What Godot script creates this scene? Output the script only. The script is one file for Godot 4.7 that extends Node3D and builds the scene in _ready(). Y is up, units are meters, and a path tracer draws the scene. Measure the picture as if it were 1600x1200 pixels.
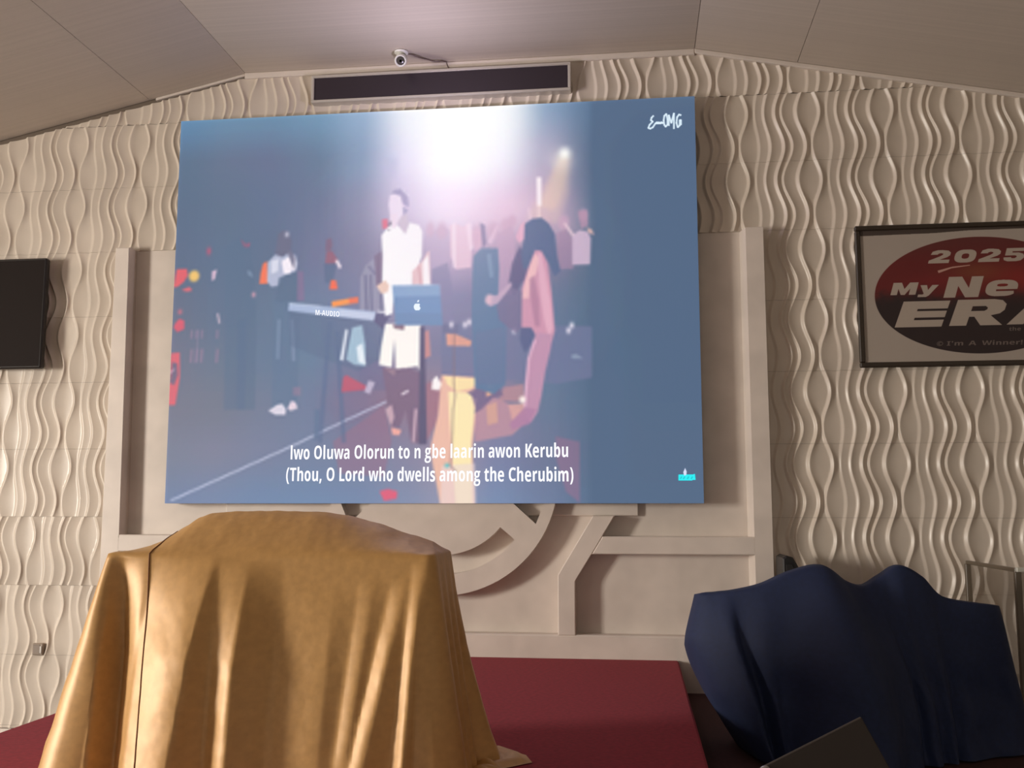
extends Node3D

# ---------------------------------------------------------------- constants of the place (metres)
const CEIL_FLAT := 4.966
const BREAK_L := -1.476
const BREAK_R := 1.913
const SLOPE_L := 0.222
const SLOPE_R := 0.203
const STAGE_Y := 0.66
const SIDE_Y := 0.45
const HALL_X := 8.0
const HALL_Z := 16.0
const ROW_Y := 4.6          # height of a joint between two rows of wall tiles
const FRAME_L := -2.39
const FRAME_R := 2.345
const FRAME_TOP := 3.6
const FD := 0.12            # depth of the plaster frame

var taken := {}
var mat := {}


func _ready() -> void:
	var cam := Camera3D.new()
	cam.name = "camera"
	cam.fov = 42.074
	cam.near = 0.05
	cam.far = 200.0
	cam.position = Vector3(1.4402, 1.6613, 7.0078)
	cam.rotation = Vector3(0.123999, 0.122184, 0.000411)
	add_child(cam)
	cam.current = true

	var env := Environment.new()
	env.background_mode = Environment.BG_SKY
	var sky := Sky.new()
	var psm := ProceduralSkyMaterial.new()
	psm.sky_top_color = Color(0.55, 0.66, 0.82)
	psm.sky_horizon_color = Color(0.86, 0.87, 0.86)
	psm.ground_bottom_color = Color(0.36, 0.33, 0.29)
	psm.ground_horizon_color = Color(0.6, 0.57, 0.52)
	sky.sky_material = psm
	env.sky = sky
	env.background_energy_multiplier = 1.6
	env.ambient_light_source = Environment.AMBIENT_SOURCE_SKY
	env.tonemap_mode = Environment.TONE_MAPPER_LINEAR
	env.tonemap_exposure = 1.0
	env.sdfgi_enabled = true
	env.ssao_enabled = true
	env.ssil_enabled = true
	var we := WorldEnvironment.new()
	we.name = "world_environment"
	we.environment = env
	add_child(we)

	# area lights at openings out of view, placed to light the stage: [name, centre, size, direction, energy]
	var warm := Color(1.0, 0.968, 0.92)
	daylight("unseen_window_light", Vector3(-7.9, 2.05, 5.8), Vector2(1.2, 2.2), Vector3(1, -0.5, -0.1), 90.0, warm)  # unseen on the left, set so the frame bars cast shadows rightwards
	daylight("unseen_window_light", Vector3(-7.9, 2.05, 10.6), Vector2(1.9, 2.3), Vector3(1, -0.4, -0.1), 5.0, warm)  # unseen, softens the shadows on the stage wall
	daylight("unseen_window_light", Vector3(7.9, 2.05, 10.6), Vector2(1.9, 2.3), Vector3(-1, -0.1, -0.2), 2.5, warm)  # unseen on the right, slightly lifts the shaded sides
	daylight("unseen_door_light", Vector3(0.0, 1.6, 15.85), Vector2(4.2, 2.8), Vector3(0, -0.03, -1), 6.0, warm)  # unseen behind the camera, brightens the stage from the front

	materials()
	shell()
	wall_tiles()
	plaster_frame()
	led_screen()
	ticker_sign()
	television()
	poster()
	stage()
	gold_cloth()
	blue_cloth()
	small_things()


func daylight(called: String, at: Vector3, size: Vector2, towards: Vector3, energy: float, c: Color) -> void:
	var l := AreaLight3D.new()
	l.name = called
	l.area_size = size
	l.light_energy = energy
	l.light_color = c
	l.shadow_enabled = true
	l.set("area_range", 40.0)
	l.set("area_attenuation", 2.0)
	add_child(l, true)
	l.look_at_from_position(at, at + towards, Vector3.UP)


# ---------------------------------------------------------------- naming and tagging
func numbered(called: String) -> String:
	var k: int = taken.get(called, 0)
	taken[called] = k + 1
	return called if k == 0 else "%s_%03d" % [called, k]


func tag(o: Node, label: String, category := "", group := "", kind := "") -> Node:
	if label:
		o.set_meta("label", label)
	if category:
		o.set_meta("category", category)
	if group:
		o.set_meta("group", group)
	if kind:
		o.set_meta("kind", kind)
	return o


func thing(called: String, label: String, category: String, at := Vector3.ZERO, group := "") -> Node3D:
	var o := Node3D.new()
	o.name = numbered(called)
	add_child(o)
	o.position = at
	tag(o, label, category, group)
	return o


func part(called: String, m: Mesh, material: Material, parent: Node, at := Vector3.ZERO) -> MeshInstance3D:
	var o := MeshInstance3D.new()
	o.name = called
	o.mesh = m
	o.material_override = material
	o.position = at
	parent.add_child(o, true)
	return o


# ---------------------------------------------------------------- meshes
class Soup:
	var P := PackedVector3Array()
	var N := PackedVector3Array()
	var U := PackedVector2Array()

	func tri(a: Vector3, b: Vector3, c: Vector3, na: Vector3, nb: Vector3, nc: Vector3) -> void:
		var flip := (b - a).cross(c - a).dot(na + nb + nc) > 0.0
		P.append(a); N.append(na); U.append(Vector2(a.x, -a.y))
		if flip:
			P.append(c); N.append(nc); U.append(Vector2(c.x, -c.y))
			P.append(b); N.append(nb); U.append(Vector2(b.x, -b.y))
		else:
			P.append(b); N.append(nb); U.append(Vector2(b.x, -b.y))
			P.append(c); N.append(nc); U.append(Vector2(c.x, -c.y))

	func flat(a: Vector3, b: Vector3, c: Vector3, out: Vector3) -> void:
		var n := (b - a).cross(c - a)
		if n.length_squared() < 1e-16:
			return
		n = n.normalized()
		if n.dot(out) < 0.0:
			n = -n
		tri(a, b, c, n, n, n)

	func quad(a: Vector3, b: Vector3, c: Vector3, d: Vector3, out: Vector3) -> void:
		flat(a, b, c, out)
		flat(a, c, d, out)

	func mesh() -> ArrayMesh:
		var arr := []
		arr.resize(Mesh.ARRAY_MAX)
		arr[Mesh.ARRAY_VERTEX] = P
		arr[Mesh.ARRAY_NORMAL] = N
		arr[Mesh.ARRAY_TEX_UV] = U
		var m := ArrayMesh.new()
		m.add_surface_from_arrays(Mesh.PRIMITIVE_TRIANGLES, arr)
		return m

	# a box with chamfered edges
	func box(lo: Vector3, hi: Vector3, ch := 0.0) -> void:
		var c := (lo + hi) * 0.5
		var h := (hi - lo) * 0.5
		ch = minf(ch, minf(h.x, minf(h.y, h.z)) * 0.9)
		for axis in 3:
			var b := (axis + 1) % 3
			var d := (axis + 2) % 3
			for s in [-1.0, 1.0]:
				var q := []
				for e in [[-1, -1], [1, -1], [1, 1], [-1, 1]]:
					var v := Vector3.ZERO
					v[axis] = h[axis] * s
					v[b] = (h[b] - ch) * e[0]
					v[d] = (h[d] - ch) * e[1]
					q.append(c + v)
				var n := Vector3.ZERO
				n[axis] = s
				quad(q[0], q[1], q[2], q[3], n)
				if ch <= 0.0:
					continue
				for s2 in [-1.0, 1.0]:
					var q2 := []
					for e in [[0, -1], [0, 1], [1, 1], [1, -1]]:
						var v := Vector3.ZERO
						v[axis] = h[axis] * s - (ch * s if e[0] == 1 else 0.0)
						v[b] = h[b] * s2 - (ch * s2 if e[0] == 0 else 0.0)
						v[d] = (h[d] - ch) * e[1]
						q2.append(c + v)
					n = Vector3.ZERO
					n[axis] = s
					n[b] = s2
					quad(q2[0], q2[1], q2[2], q2[3], n)
		if ch > 0.0:
			for x in [-1.0, 1.0]:
				for y in [-1.0, 1.0]:
					for z in [-1.0, 1.0]:
						var s := Vector3(x, y, z)
						var k := c + h * s
						flat(k - Vector3(0, y, z) * ch, k - Vector3(x, 0, z) * ch, k - Vector3(x, y, 0) * ch, s)

	# a slab of a flat polygon between z0 and z1, the front edge chamfered
	func slab(poly: PackedVector2Array, z0: float, z1: float, ch: float) -> void:
		if Geometry2D.is_polygon_clockwise(poly):
			poly = poly.duplicate()
			poly.reverse()
		var n := poly.size()
		var inner := PackedVector2Array()
		for i in n:
			var a := poly[(i + n - 1) % n]
			var b := poly[i]
			var c := poly[(i + 1) % n]
			var d1 := (b - a).normalized()
			var d2 := (c - b).normalized()
			var n1 := Vector2(-d1.y, d1.x)
			var n2 := Vector2(-d2.y, d2.x)
			var m := (n1 + n2).normalized()
			inner.append(b + m * ch / maxf(0.3, m.dot(n1)))
		var idx := Geometry2D.triangulate_polygon(inner)
		for i in range(0, idx.size(), 3):
			flat(v3(inner[idx[i]], z1), v3(inner[idx[i + 1]], z1), v3(inner[idx[i + 2]], z1), Vector3.BACK)
		for i in n:
			var j := (i + 1) % n
			var d := (poly[j] - poly[i]).normalized()
			var o := Vector3(d.y, -d.x, 0)
			quad(v3(poly[i], z0), v3(poly[j], z0), v3(poly[j], z1 - ch), v3(poly[i], z1 - ch), o)
			quad(v3(poly[i], z1 - ch), v3(poly[j], z1 - ch), v3(inner[j], z1), v3(inner[i], z1), o + Vector3.BACK)

	func v3(p: Vector2, z: float) -> Vector3:
		return Vector3(p.x, p.y, z)

	# a grid of points with smooth normals; closed joins the last column to the first
	func sheet(rows: Array, closed: bool, inside: Vector3) -> void:
		var nv := rows.size()
		var nu: int = rows[0].size()
		var nn := []
		for v in nv:
			var line := PackedVector3Array()
			for u in nu:
				var u0 := u - 1
				var u1 := u + 1
				if closed:
					u0 = (u0 + nu) % nu
					u1 = u1 % nu
				else:
					u0 = maxi(u0, 0)
					u1 = mini(u1, nu - 1)
				var du: Vector3 = rows[v][u1] - rows[v][u0]
				var dv: Vector3 = rows[mini(v + 1, nv - 1)][u] - rows[maxi(v - 1, 0)][u]
				var n := du.cross(dv)
				if n.length_squared() < 1e-18:
					n = rows[v][u] - inside
				line.append(n.normalized())
			nn.append(line)
		# one sign for the whole sheet
		var agree := 0.0
		for v in nv:
			for u in nu:
				agree += nn[v][u].dot((rows[v][u] - inside).normalized())
		var sg := 1.0 if agree >= 0.0 else -1.0
		for v in nv - 1:
			for u in (nu if closed else nu - 1):
				var w := (u + 1) % nu
				var a: Vector3 = rows[v][u]
				var b: Vector3 = rows[v][w]
				var c: Vector3 = rows[v + 1][w]
				var d: Vector3 = rows[v + 1][u]
				tri(a, b, c, nn[v][u] * sg, nn[v][w] * sg, nn[v + 1][w] * sg)
				tri(a, c, d, nn[v][u] * sg, nn[v + 1][w] * sg, nn[v + 1][u] * sg)

	func lathe(profile: Array, at: Vector3, axis: Vector3, steps := 20) -> void:
		var y := axis.normalized()
		var x := y.cross(Vector3(0.31, 0.2, 0.93)).normalized()
		var z := x.cross(y)
		var rows := []
		for p in profile:
			var line := PackedVector3Array()
			for k in steps:
				var a := TAU * k / steps
				line.append(at + y * p[1] + (x * cos(a) + z * sin(a)) * p[0])
			rows.append(line)
		var mid: float = (profile[0][1] + profile[-1][1]) * 0.5
		sheet(rows, true, at + y * mid)

	func tube(pts: Array, r: float, steps := 8) -> void:
		var rows := []
		for i in pts.size():
			var d: Vector3 = (pts[mini(i + 1, pts.size() - 1)] - pts[maxi(i - 1, 0)]).normalized()
			var x := d.cross(Vector3(0.3, 0.2, 0.93)).normalized()
			var z := x.cross(d)
			var line := PackedVector3Array()
			for k in steps:
				var a := TAU * k / steps
				line.append(pts[i] + (x * cos(a) + z * sin(a)) * r)
			rows.append(line)
		for i in pts.size() - 1:
			var piece := [rows[i], rows[i + 1]]
			sheet(piece, true, (pts[i] + pts[i + 1]) * 0.5)


func box_mesh(lo: Vector3, hi: Vector3, ch := 0.004) -> ArrayMesh:
	var s := Soup.new()
	s.box(lo, hi, ch)
	return s.mesh()


func slab_mesh(pts: Array, z0: float, z1: float, ch := 0.005) -> ArrayMesh:
	var s := Soup.new()
	var p := PackedVector2Array()
	for q in pts:
		p.append(Vector2(q[0], q[1]))
	s.slab(p, z0, z1, ch)
	return s.mesh()


# ---------------------------------------------------------------- materials
func srgb(r: float, g: float, b: float) -> Color:
	return Color(r / 255.0, g / 255.0, b / 255.0)


func std(c: Color, rough: float, metal := 0.0) -> StandardMaterial3D:
	var m := StandardMaterial3D.new()
	m.albedo_color = c
	m.roughness = rough
	m.metallic = metal
	return m


func noise_tex(freq: float, size: int, seed_: int, lo: Color, hi: Color, octaves := 3) -> NoiseTexture2D:
	var n := FastNoiseLite.new()
	n.noise_type = FastNoiseLite.TYPE_SIMPLEX_SMOOTH
	n.frequency = freq
	n.fractal_octaves = octaves
	n.seed = seed_
	var t := NoiseTexture2D.new()
	t.width = size
	t.height = size
	t.seamless = true
	t.noise = n
	var g := Gradient.new()
	g.set_color(0, lo)
	g.set_color(1, hi)
	t.color_ramp = g
	return t


func tri_map(m: StandardMaterial3D, t: Texture2D, scale: Vector3) -> void:
	m.albedo_texture = t
	m.uv1_triplanar = true
	m.uv1_world_triplanar = true
	m.uv1_scale = scale


func materials() -> void:
	var cream := noise_tex(0.012, 256, 5, srgb(238, 238, 238), srgb(255, 255, 255))
	mat.tile = std(srgb(219, 206, 192), 0.33)
	tri_map(mat.tile, cream, Vector3.ONE * 0.7)
	mat.plaster = std(srgb(226, 214, 204), 0.5)
	tri_map(mat.plaster, cream, Vector3.ONE * 0.9)
	mat.core = std(srgb(112, 98, 86), 0.8)  # dark brown paints shade into the open gap below the ceiling
	mat.wall = std(srgb(214, 202, 186), 0.7)
	tri_map(mat.wall, cream, Vector3.ONE * 0.4)
	# ceiling boards: fine streaks across the board
	var im := Image.create(256, 256, false, Image.FORMAT_RGB8)
	var rng := RandomNumberGenerator.new()
	rng.seed = 11
	var row := 0.0
	for y in 256:
		row = row * 0.6 + rng.randf_range(-1, 1) * 0.4
		for x in 256:
			var k := 0.965 + 0.03 * row + 0.012 * rng.randf()
			im.set_pixel(x, y, Color(k, k, k))
	im.generate_mipmaps()
	mat.ceiling = std(srgb(206, 194, 182), 0.55)
	tri_map(mat.ceiling, ImageTexture.create_from_image(im), Vector3(0.5, 0.5, 0.9))
	mat.ceiling_core = std(srgb(60, 52, 46), 0.9)
	# carpet
	mat.carpet = std(srgb(150, 34, 50), 0.95)
	tri_map(mat.carpet, noise_tex(0.09, 256, 8, srgb(205, 205, 205), srgb(255, 255, 255), 4), Vector3.ONE * 1.3)
	mat.carpet.rim_enabled = true
	mat.carpet.rim = 0.25
	mat.carpet.rim_tint = 0.8
	mat.dark_carpet = std(srgb(66, 30, 28), 0.95)
	tri_map(mat.dark_carpet, noise_tex(0.09, 256, 9, srgb(205, 205, 205), srgb(255, 255, 255), 4), Vector3.ONE * 1.3)
	mat.floor = std(srgb(84, 74, 68), 0.4)  # unseen floor, coloured dark to cut light bounced onto the wall
	tri_map(mat.floor, noise_tex(0.02, 256, 10, srgb(225, 225, 225), srgb(255, 255, 255), 4), Vector3.ONE * 0.5)
	mat.black = std(srgb(24, 23, 24), 0.45)
	mat.tv = std(srgb(34, 28, 26), 0.5)
	mat.tv_screen = std(srgb(34, 27, 25), 0.7)
	mat.tv_screen.metallic_specular = 0.25
	mat.aluminium = std(srgb(205, 198, 190), 0.4, 0.35)
	mat.white = std(srgb(232, 230, 226), 0.4)
	mat.chrome = std(srgb(220, 220, 220), 0.15, 1.0)
	mat.gold = std(srgb(205, 157, 96), 0.48, 0.1)
	mat.gold.rim_enabled = true
	mat.gold.rim = 0.3
	mat.gold.rim_tint = 0.7
	tri_map(mat.gold, noise_tex(0.05, 256, 21, srgb(228, 228, 226), srgb(255, 255, 255), 4), Vector3.ONE * 1.7)
	mat.seam = std(srgb(120, 76, 36), 0.7)
	mat.blue = std(srgb(21, 37, 76), 0.75)
	mat.blue.rim_enabled = true
	mat.blue.rim = 0.06
	mat.blue.rim_tint = 0.8
	tri_map(mat.blue, noise_tex(0.06, 256, 23, srgb(215, 215, 215), srgb(255, 255, 255), 4), Vector3.ONE * 2.0)
	mat.wood = std(srgb(46, 36, 30), 0.8)
	mat.picture_frame = std(srgb(52, 42, 33), 0.4)
	var glass := std(Color(0.93, 0.96, 0.97, 0.12), 0.05)
	glass.transparency = BaseMaterial3D.TRANSPARENCY_ALPHA
	mat.glass = glass
	var acrylic := std(Color(0.42, 0.36, 0.29, 0.22), 0.08)
	acrylic.transparency = BaseMaterial3D.TRANSPARENCY_ALPHA
	mat.acrylic = acrylic
	mat.acrylic_edge = std(srgb(98, 86, 71), 0.35)
	mat.acrylic_light = std(srgb(205, 203, 192), 0.25)


# ---------------------------------------------------------------- the hall
func ceil_y(x: float) -> float:
	if x < BREAK_L:
		return CEIL_FLAT + SLOPE_L * (x - BREAK_L)
	if x > BREAK_R:
		return CEIL_FLAT - SLOPE_R * (x - BREAK_R)
	return CEIL_FLAT


func struct(called: String) -> Node3D:
	var o := Node3D.new()
	o.name = numbered(called)
	add_child(o)
	o.set_meta("kind", "structure")
	return o


func shell() -> void:
	var fl := struct("floor")
	tag(fl, "unseen dark polished hall floor around the red carpeted stage")
	part("floor_slab", box_mesh(Vector3(-HALL_X - 0.2, -0.2, -0.2), Vector3(HALL_X + 0.2, 0, HALL_Z + 0.2), 0), mat.floor, fl)

	# back wall: solid core, the tiles come later
	var wb := struct("wall_back")
	tag(wb, "stage wall clad in cream panels with wavy raised ribs")
	var core := [[-HALL_X, 0.0], [HALL_X, 0.0], [HALL_X, ceil_y(HALL_X) + 0.1], [BREAK_R, CEIL_FLAT + 0.1], [BREAK_L, CEIL_FLAT + 0.1], [-HALL_X, ceil_y(-HALL_X) + 0.1]]
	part("wall_core", slab_mesh(core, -0.22, -0.004, 0.0005), mat.core, wb)
	part("plaster_panel", box_mesh(Vector3(FRAME_L, 0.0, -0.004), Vector3(FRAME_R, FRAME_TOP, 0.0), 0), mat.plaster, wb)
	part("skirting", box_mesh(Vector3(-HALL_X, 0.0, -0.004), Vector3(FRAME_L, 0.075, 0.02), 0.004), mat.plaster, wb)

	side_wall("wall_left", -HALL_X, [[5.15, 6.45], [9.65, 11.55]], ceil_y(-HALL_X) + 0.1)
	side_wall("wall_right", HALL_X, [[9.65, 11.55]], ceil_y(HALL_X) + 0.1)

	# the wall behind the camera, with an unseen wide doorway placed to light the stage
	var wf := struct("wall_front")
	tag(wf, "plain cream wall at the far end of the hall with a glazed doorway, out of view")
	var z0 := HALL_Z
	var z1 := HALL_Z + 0.2
	for q in [[[-HALL_X, 0.0], [-2.2, 0.0], [-2.2, 3.1], [-HALL_X, 3.1]], [[2.2, 0.0], [HALL_X, 0.0], [HALL_X, 3.1], [2.2, 3.1]], [[-HALL_X, 3.1], [HALL_X, 3.1], [HALL_X, ceil_y(HALL_X) + 0.1], [BREAK_R, CEIL_FLAT + 0.1], [BREAK_L, CEIL_FLAT + 0.1], [-HALL_X, ceil_y(-HALL_X) + 0.1]]]:
		part("wall_piece", slab_mesh(q, z0, z1, 0.001), mat.wall, wf)
	var dr := struct("unseen_door_1")
	tag(dr, "wide glazed double doorway out of view behind the camera, placed to light the stage")
	for x in [-2.2, -0.03, 2.14]:
		part("door_frame", box_mesh(Vector3(x, 0, z0 + 0.05), Vector3(x + 0.06, 3.1, z0 + 0.12), 0.004), mat.aluminium, dr)
	part("door_frame", box_mesh(Vector3(-2.2, 3.04, z0 + 0.05), Vector3(2.2, 3.1, z0 + 0.12), 0.004), mat.aluminium, dr)
	for x in [-2.14, 0.03]:
		part("pane", box_mesh(Vector3(x, 0.02, z0 + 0.08), Vector3(x + 2.11, 3.04, z0 + 0.088), 0), mat.glass, dr)

	# ceiling: dark backing, boards hung under it with narrow gaps
	var ce := struct("ceiling")
	tag(ce, "ceiling of wide pale boards, flat in the middle and sloping down to both sides")
	var prof := [[-HALL_X - 0.2, ceil_y(-HALL_X - 0.2) + 0.022], [BREAK_L, CEIL_FLAT + 0.022], [BREAK_R, CEIL_FLAT + 0.022], [HALL_X + 0.2, ceil_y(HALL_X + 0.2) + 0.022], [HALL_X + 0.2, ceil_y(HALL_X) + 0.3], [BREAK_R, CEIL_FLAT + 0.3], [BREAK_L, CEIL_FLAT + 0.3], [-HALL_X - 0.2, ceil_y(-HALL_X) + 0.3]]
	part("ceiling_core", slab_mesh(prof, -0.2, HALL_Z + 0.2, 0.0005), mat.ceiling_core, ce)
	var xs := [-8.2]
	xs.append_array([-6.64, -4.44, BREAK_L - 0.768, BREAK_L, BREAK_R, BREAK_R + 0.72, 4.83, 7.03, 8.2])
	for i in xs.size() - 1:
		var a: float = xs[i]
		var b: float = xs[i + 1]
		var cuts := [0.006, 1.05, 4.1, 7.15, 10.2, 13.25, HALL_Z] if b < BREAK_L + 0.01 else [0.006, 3.3, 6.5, 9.7, 12.9, HALL_Z]
		if a > BREAK_L - 0.01 and b < BREAK_R + 0.01:
			cuts = [0.006, HALL_Z]
		if b == BREAK_L:
			cuts = [0.006, 2.6, 5.7, 8.8, 11.9, HALL_Z]
		for k in cuts.size() - 1:
			var ga := a + 0.002
			var gb := b - 0.002
			var q := [[ga, ceil_y(ga) + 0.02], [ga, ceil_y(ga)], [gb, ceil_y(gb)], [gb, ceil_y(gb) + 0.02]]
			part("ceiling_board", slab_mesh(q, cuts[k] + (0.0015 if k > 0 else 0.0), cuts[k + 1] - 0.0015, 0.002), mat.ceiling, ce)

	# cornice strip between wall and ceiling
	var tr := struct("trim_2")
	tag(tr, "thin pale cornice strip where the stage wall meets the ceiling")
	for seg in [[-2.19, BREAK_L, 0.02, 0.012], [BREAK_L, BREAK_R, 0.045, 0.022], [BREAK_R, HALL_X, 0.035, 0.022]]:
		var ya := ceil_y(seg[0]) - 0.001
		var yb := ceil_y(seg[1]) - 0.001
		part("cornice_strip", slab_mesh([[seg[0], ya - seg[2]], [seg[1], yb - seg[2]], [seg[1], yb], [seg[0], ya]], -0.003, 0.012 + seg[3], 0.006), mat.plaster, tr)


func side_wall(called: String, x: float, openings: Array, top: float) -> void:
	var w := struct(called)
	tag(w, "plain cream side wall of the hall with tall windows out of view")
	var sx := signf(x)
	var lo := minf(x, x + 0.2 * sx)
	var hi := maxf(x, x + 0.2 * sx)
	var at := -0.2
	for o in openings + [[HALL_Z + 0.2, 0.0]]:
		part("wall_piece", box_mesh(Vector3(lo, 0, at), Vector3(hi, top, o[0]), 0), mat.wall, w)
		if o[1] > 0.0:
			part("wall_piece", box_mesh(Vector3(lo, 0, o[0]), Vector3(hi, 0.85, o[1]), 0), mat.wall, w)
			part("wall_piece", box_mesh(Vector3(lo, 3.25, o[0]), Vector3(hi, top, o[1]), 0), mat.wall, w)
			at = o[1]
			var n := struct("unseen_window_1")  # out of view, placed to light the stage wall
			tag(n, "tall window with a pale metal frame in the side wall, out of view, placed to light the stage")
			var xm := (lo + hi) * 0.5 + 0.05 * sx
			for z in [o[0], (o[0] + o[1]) * 0.5 - 0.025, o[1] - 0.05]:
				part("window_frame", box_mesh(Vector3(xm - 0.02, 0.85, z), Vector3(xm + 0.02, 3.25, z + 0.05), 0.004), mat.aluminium, n)
			for y in [0.85, 3.2]:
				part("window_frame", box_mesh(Vector3(xm - 0.02, y, o[0]), Vector3(xm + 0.02, y + 0.05, o[1]), 0.004), mat.aluminium, n)
			for z in [[o[0] + 0.05, (o[0] + o[1]) * 0.5 - 0.025], [(o[0] + o[1]) * 0.5 + 0.025, o[1] - 0.05]]:
				part("pane", box_mesh(Vector3(xm - 0.004, 0.9, z[0]), Vector3(xm + 0.004, 3.2, z[1]), 0), mat.glass, n)


# ---------------------------------------------------------------- wavy wall tiles, 0.5 m square
# ribs: [mean place, swing, height], in tile widths from the middle of the «eye»; + swing bulges with B
const RIBS := [[-0.1, -0.062, 0.025], [0.1, 0.062, 0.023], [0.29, -0.032, 0.012], [0.43, -0.045, 0.020], [0.60, -0.062, 0.023], [0.70, -0.075, 0.022], [0.90, -0.062, 0.025]]


func rib_x(k: int, v: float) -> float:
	return RIBS[k][0] + RIBS[k][1] * sin(TAU * (v - 0.03))


func relief(u: float, v: float) -> float:
	var first := rib_x(0, v)
	u = first + fposmod(u - first, 1.0)
	for k in 6:
		var a := rib_x(k, v)
		var b := rib_x(k + 1, v)
		if u <= b or k == 5:
			var w := maxf(b - a, 1e-4)
			var t := clampf((u - a) / w, 0.0, 1.0)
			var steep := minf(0.055, w * 0.36) / w
			var low := 0.003 if k != 2 else 0.006
			var fade := clampf(w / 0.12, 0.4, 1.0)
			var ha: float = RIBS[k][2]
			var hb: float = RIBS[k + 1][2]
			var down := 1.0 - t / (1.0 - steep * 0.4)
			var fall := pow(maxf(down, 0.0), 2.1 if k != 0 else 3.2)
			var up := smoothstep(1.0 - steep, 1.0, t)
			# a long fall behind each rib, a short steep rise to the next
			var base := lerpf(minf(ha, hb) * (1.0 - fade), low, fade)
			return 0.9 * (base + (ha - base) * fall * (1.0 - up) + (hb - base) * up)
	return 0.003


func tile_arrays() -> Dictionary:
	var nv := 22
	var ts := []
	for k in 6:
		for t in [0.0, 0.05, 0.11, 0.18, 0.27, 0.38, 0.5, 0.62, 0.7, 0.77, 0.83, 0.885, 0.93, 0.968]:
			ts.append([k, t])
	ts.append([6, 0.0])
	var P := []
	var N := []
	for r in nv + 1:
		var v := lerpf(0.0013, 0.9987, float(r) / nv)
		var lp := PackedVector3Array()
		var ln := PackedVector3Array()
		for q in ts:
			var u: float
			if q[0] == 6:
				u = rib_x(6, v)
			else:
				var a := rib_x(q[0], v)
				var b := rib_x(q[0] + 1, v)
				u = lerpf(a, b, q[1])
			var e := 0.004
			var z := relief(u, v)
			if q[1] == 0.0:
				z = RIBS[q[0]][2] * 0.89
			var zx := (relief(u + e, v) - relief(u - e, v)) / (2 * e * 0.5)
			var zy := (relief(u, v + e) - relief(u, v - e)) / (2 * e * 0.5)
			lp.append(Vector3(u * 0.5, -v * 0.5, z))
			ln.append(Vector3(-zx, zy, 1).normalized())
		P.append(lp)
		N.append(ln)
	return {"p": P, "n": N}


func tile_soup(t: Dictionary, at: Vector2, planes: Array) -> Soup:
	var s := Soup.new()
	var off := Vector3(at.x, at.y, 0)
	var P: Array = t.p
	var N: Array = t.n
	for r in P.size() - 1:
		for c in P[0].size() - 1:
			var q := [[P[r][c] + off, N[r][c]], [P[r][c + 1] + off, N[r][c + 1]], [P[r + 1][c + 1] + off, N[r + 1][c + 1]], [P[r + 1][c] + off, N[r + 1][c]]]
			for pl in planes:
				q = clip(q, pl)
				if q.size() < 3:
					break
			for i in range(1, q.size() - 1):
				s.tri(q[0][0], q[i][0], q[i + 1][0], q[0][1], q[i][1], q[i + 1][1])
	# the upper and lower edges of the panel turn back to the wall
	if planes.is_empty():
		for r in [0, P.size() - 1]:
			for c in P[0].size() - 1:
				var a: Vector3 = P[r][c] + off
				var b: Vector3 = P[r][c + 1] + off
				s.quad(a, b, Vector3(b.x, b.y, -0.003), Vector3(a.x, a.y, -0.003), Vector3.UP if r == 0 else Vector3.DOWN)
	return s


func clip(q: Array, pl: Vector3) -> Array:
	var out := []
	for i in q.size():
		var a: Array = q[i]
		var b: Array = q[(i + 1) % q.size()]
		var da: float = pl.x * a[0].x + pl.y * a[0].y - pl.z
		var db: float = pl.x * b[0].x + pl.y * b[0].y - pl.z
		if da <= 0.0:
			out.append(a)
		if (da < 0.0 and db > 0.0) or (da > 0.0 and db < 0.0):
			var t := da / (da - db)
			out.append([a[0].lerp(b[0], t), (a[1] as Vector3).lerp(b[1], t).normalized()])
	return out


func wall_tiles() -> void:
	var wb := get_node("wall_back")
	var t := tile_arrays()
	var whole := tile_soup(t, Vector2.ZERO, []).mesh()
	var top_cut := [Vector3(-SLOPE_L, 1, CEIL_FLAT - SLOPE_L * BREAK_L - 0.036), Vector3(0, 1, CEIL_FLAT - 0.04), Vector3(SLOPE_R, 1, CEIL_FLAT + SLOPE_R * BREAK_R - 0.032)]
	for j in range(-1, 10):
		for side in [0, 1, 2]:      # left of the frame, above it, right of it
			if (j >= 2) != (side != 1):
				continue
			var shift := 0.2
			if j == -1:
				shift = 0.05
			if j == 6 and side == 0:
				shift = -0.05
			if j == 8 and side == 2:
				shift = 0.32
			for i in range(-13, 13):
				var mid := 0.5 * i + shift          # middle of this tile's eye
				var x0 := mid - 0.08
				var x1 := mid + 0.49
				var y1 := ROW_Y - 0.5 * j
				var y0 := y1 - 0.5
				if x1 < -5.7 or x0 > 6.2 or y1 < 0.08:
					continue
				if side == 0 and x0 > FRAME_L:
					continue
				if side == 2 and x1 < FRAME_R:
					continue
				if side == 1 and x0 > -1.75 and x1 < 1.7 and y1 < 4.2:
					continue                           # wholly behind the screen
				var planes := []
				for pl in top_cut:
					var worst: float = maxf(pl.x * x0 + pl.y * y1, pl.x * x1 + pl.y * y1) - pl.z
					if worst > 0.0:
						planes.append(pl)
				if side == 0 and x1 > FRAME_L:
					planes.append(Vector3(1, 0, FRAME_L))
				if side == 2 and x0 < FRAME_R:
					planes.append(Vector3(-1, 0, -FRAME_R))
				if y0 < 0.08:
					planes.append(Vector3(0, -1, -0.08))
				if planes.is_empty():
					part("wave_panel", whole, mat.tile, wb, Vector3(mid, y1, 0))
				else:
					var s := tile_soup(t, Vector2(mid, y1), planes)
					if s.P.size() > 0:
						part("wave_panel", s.mesh(), mat.tile, wb)


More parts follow.
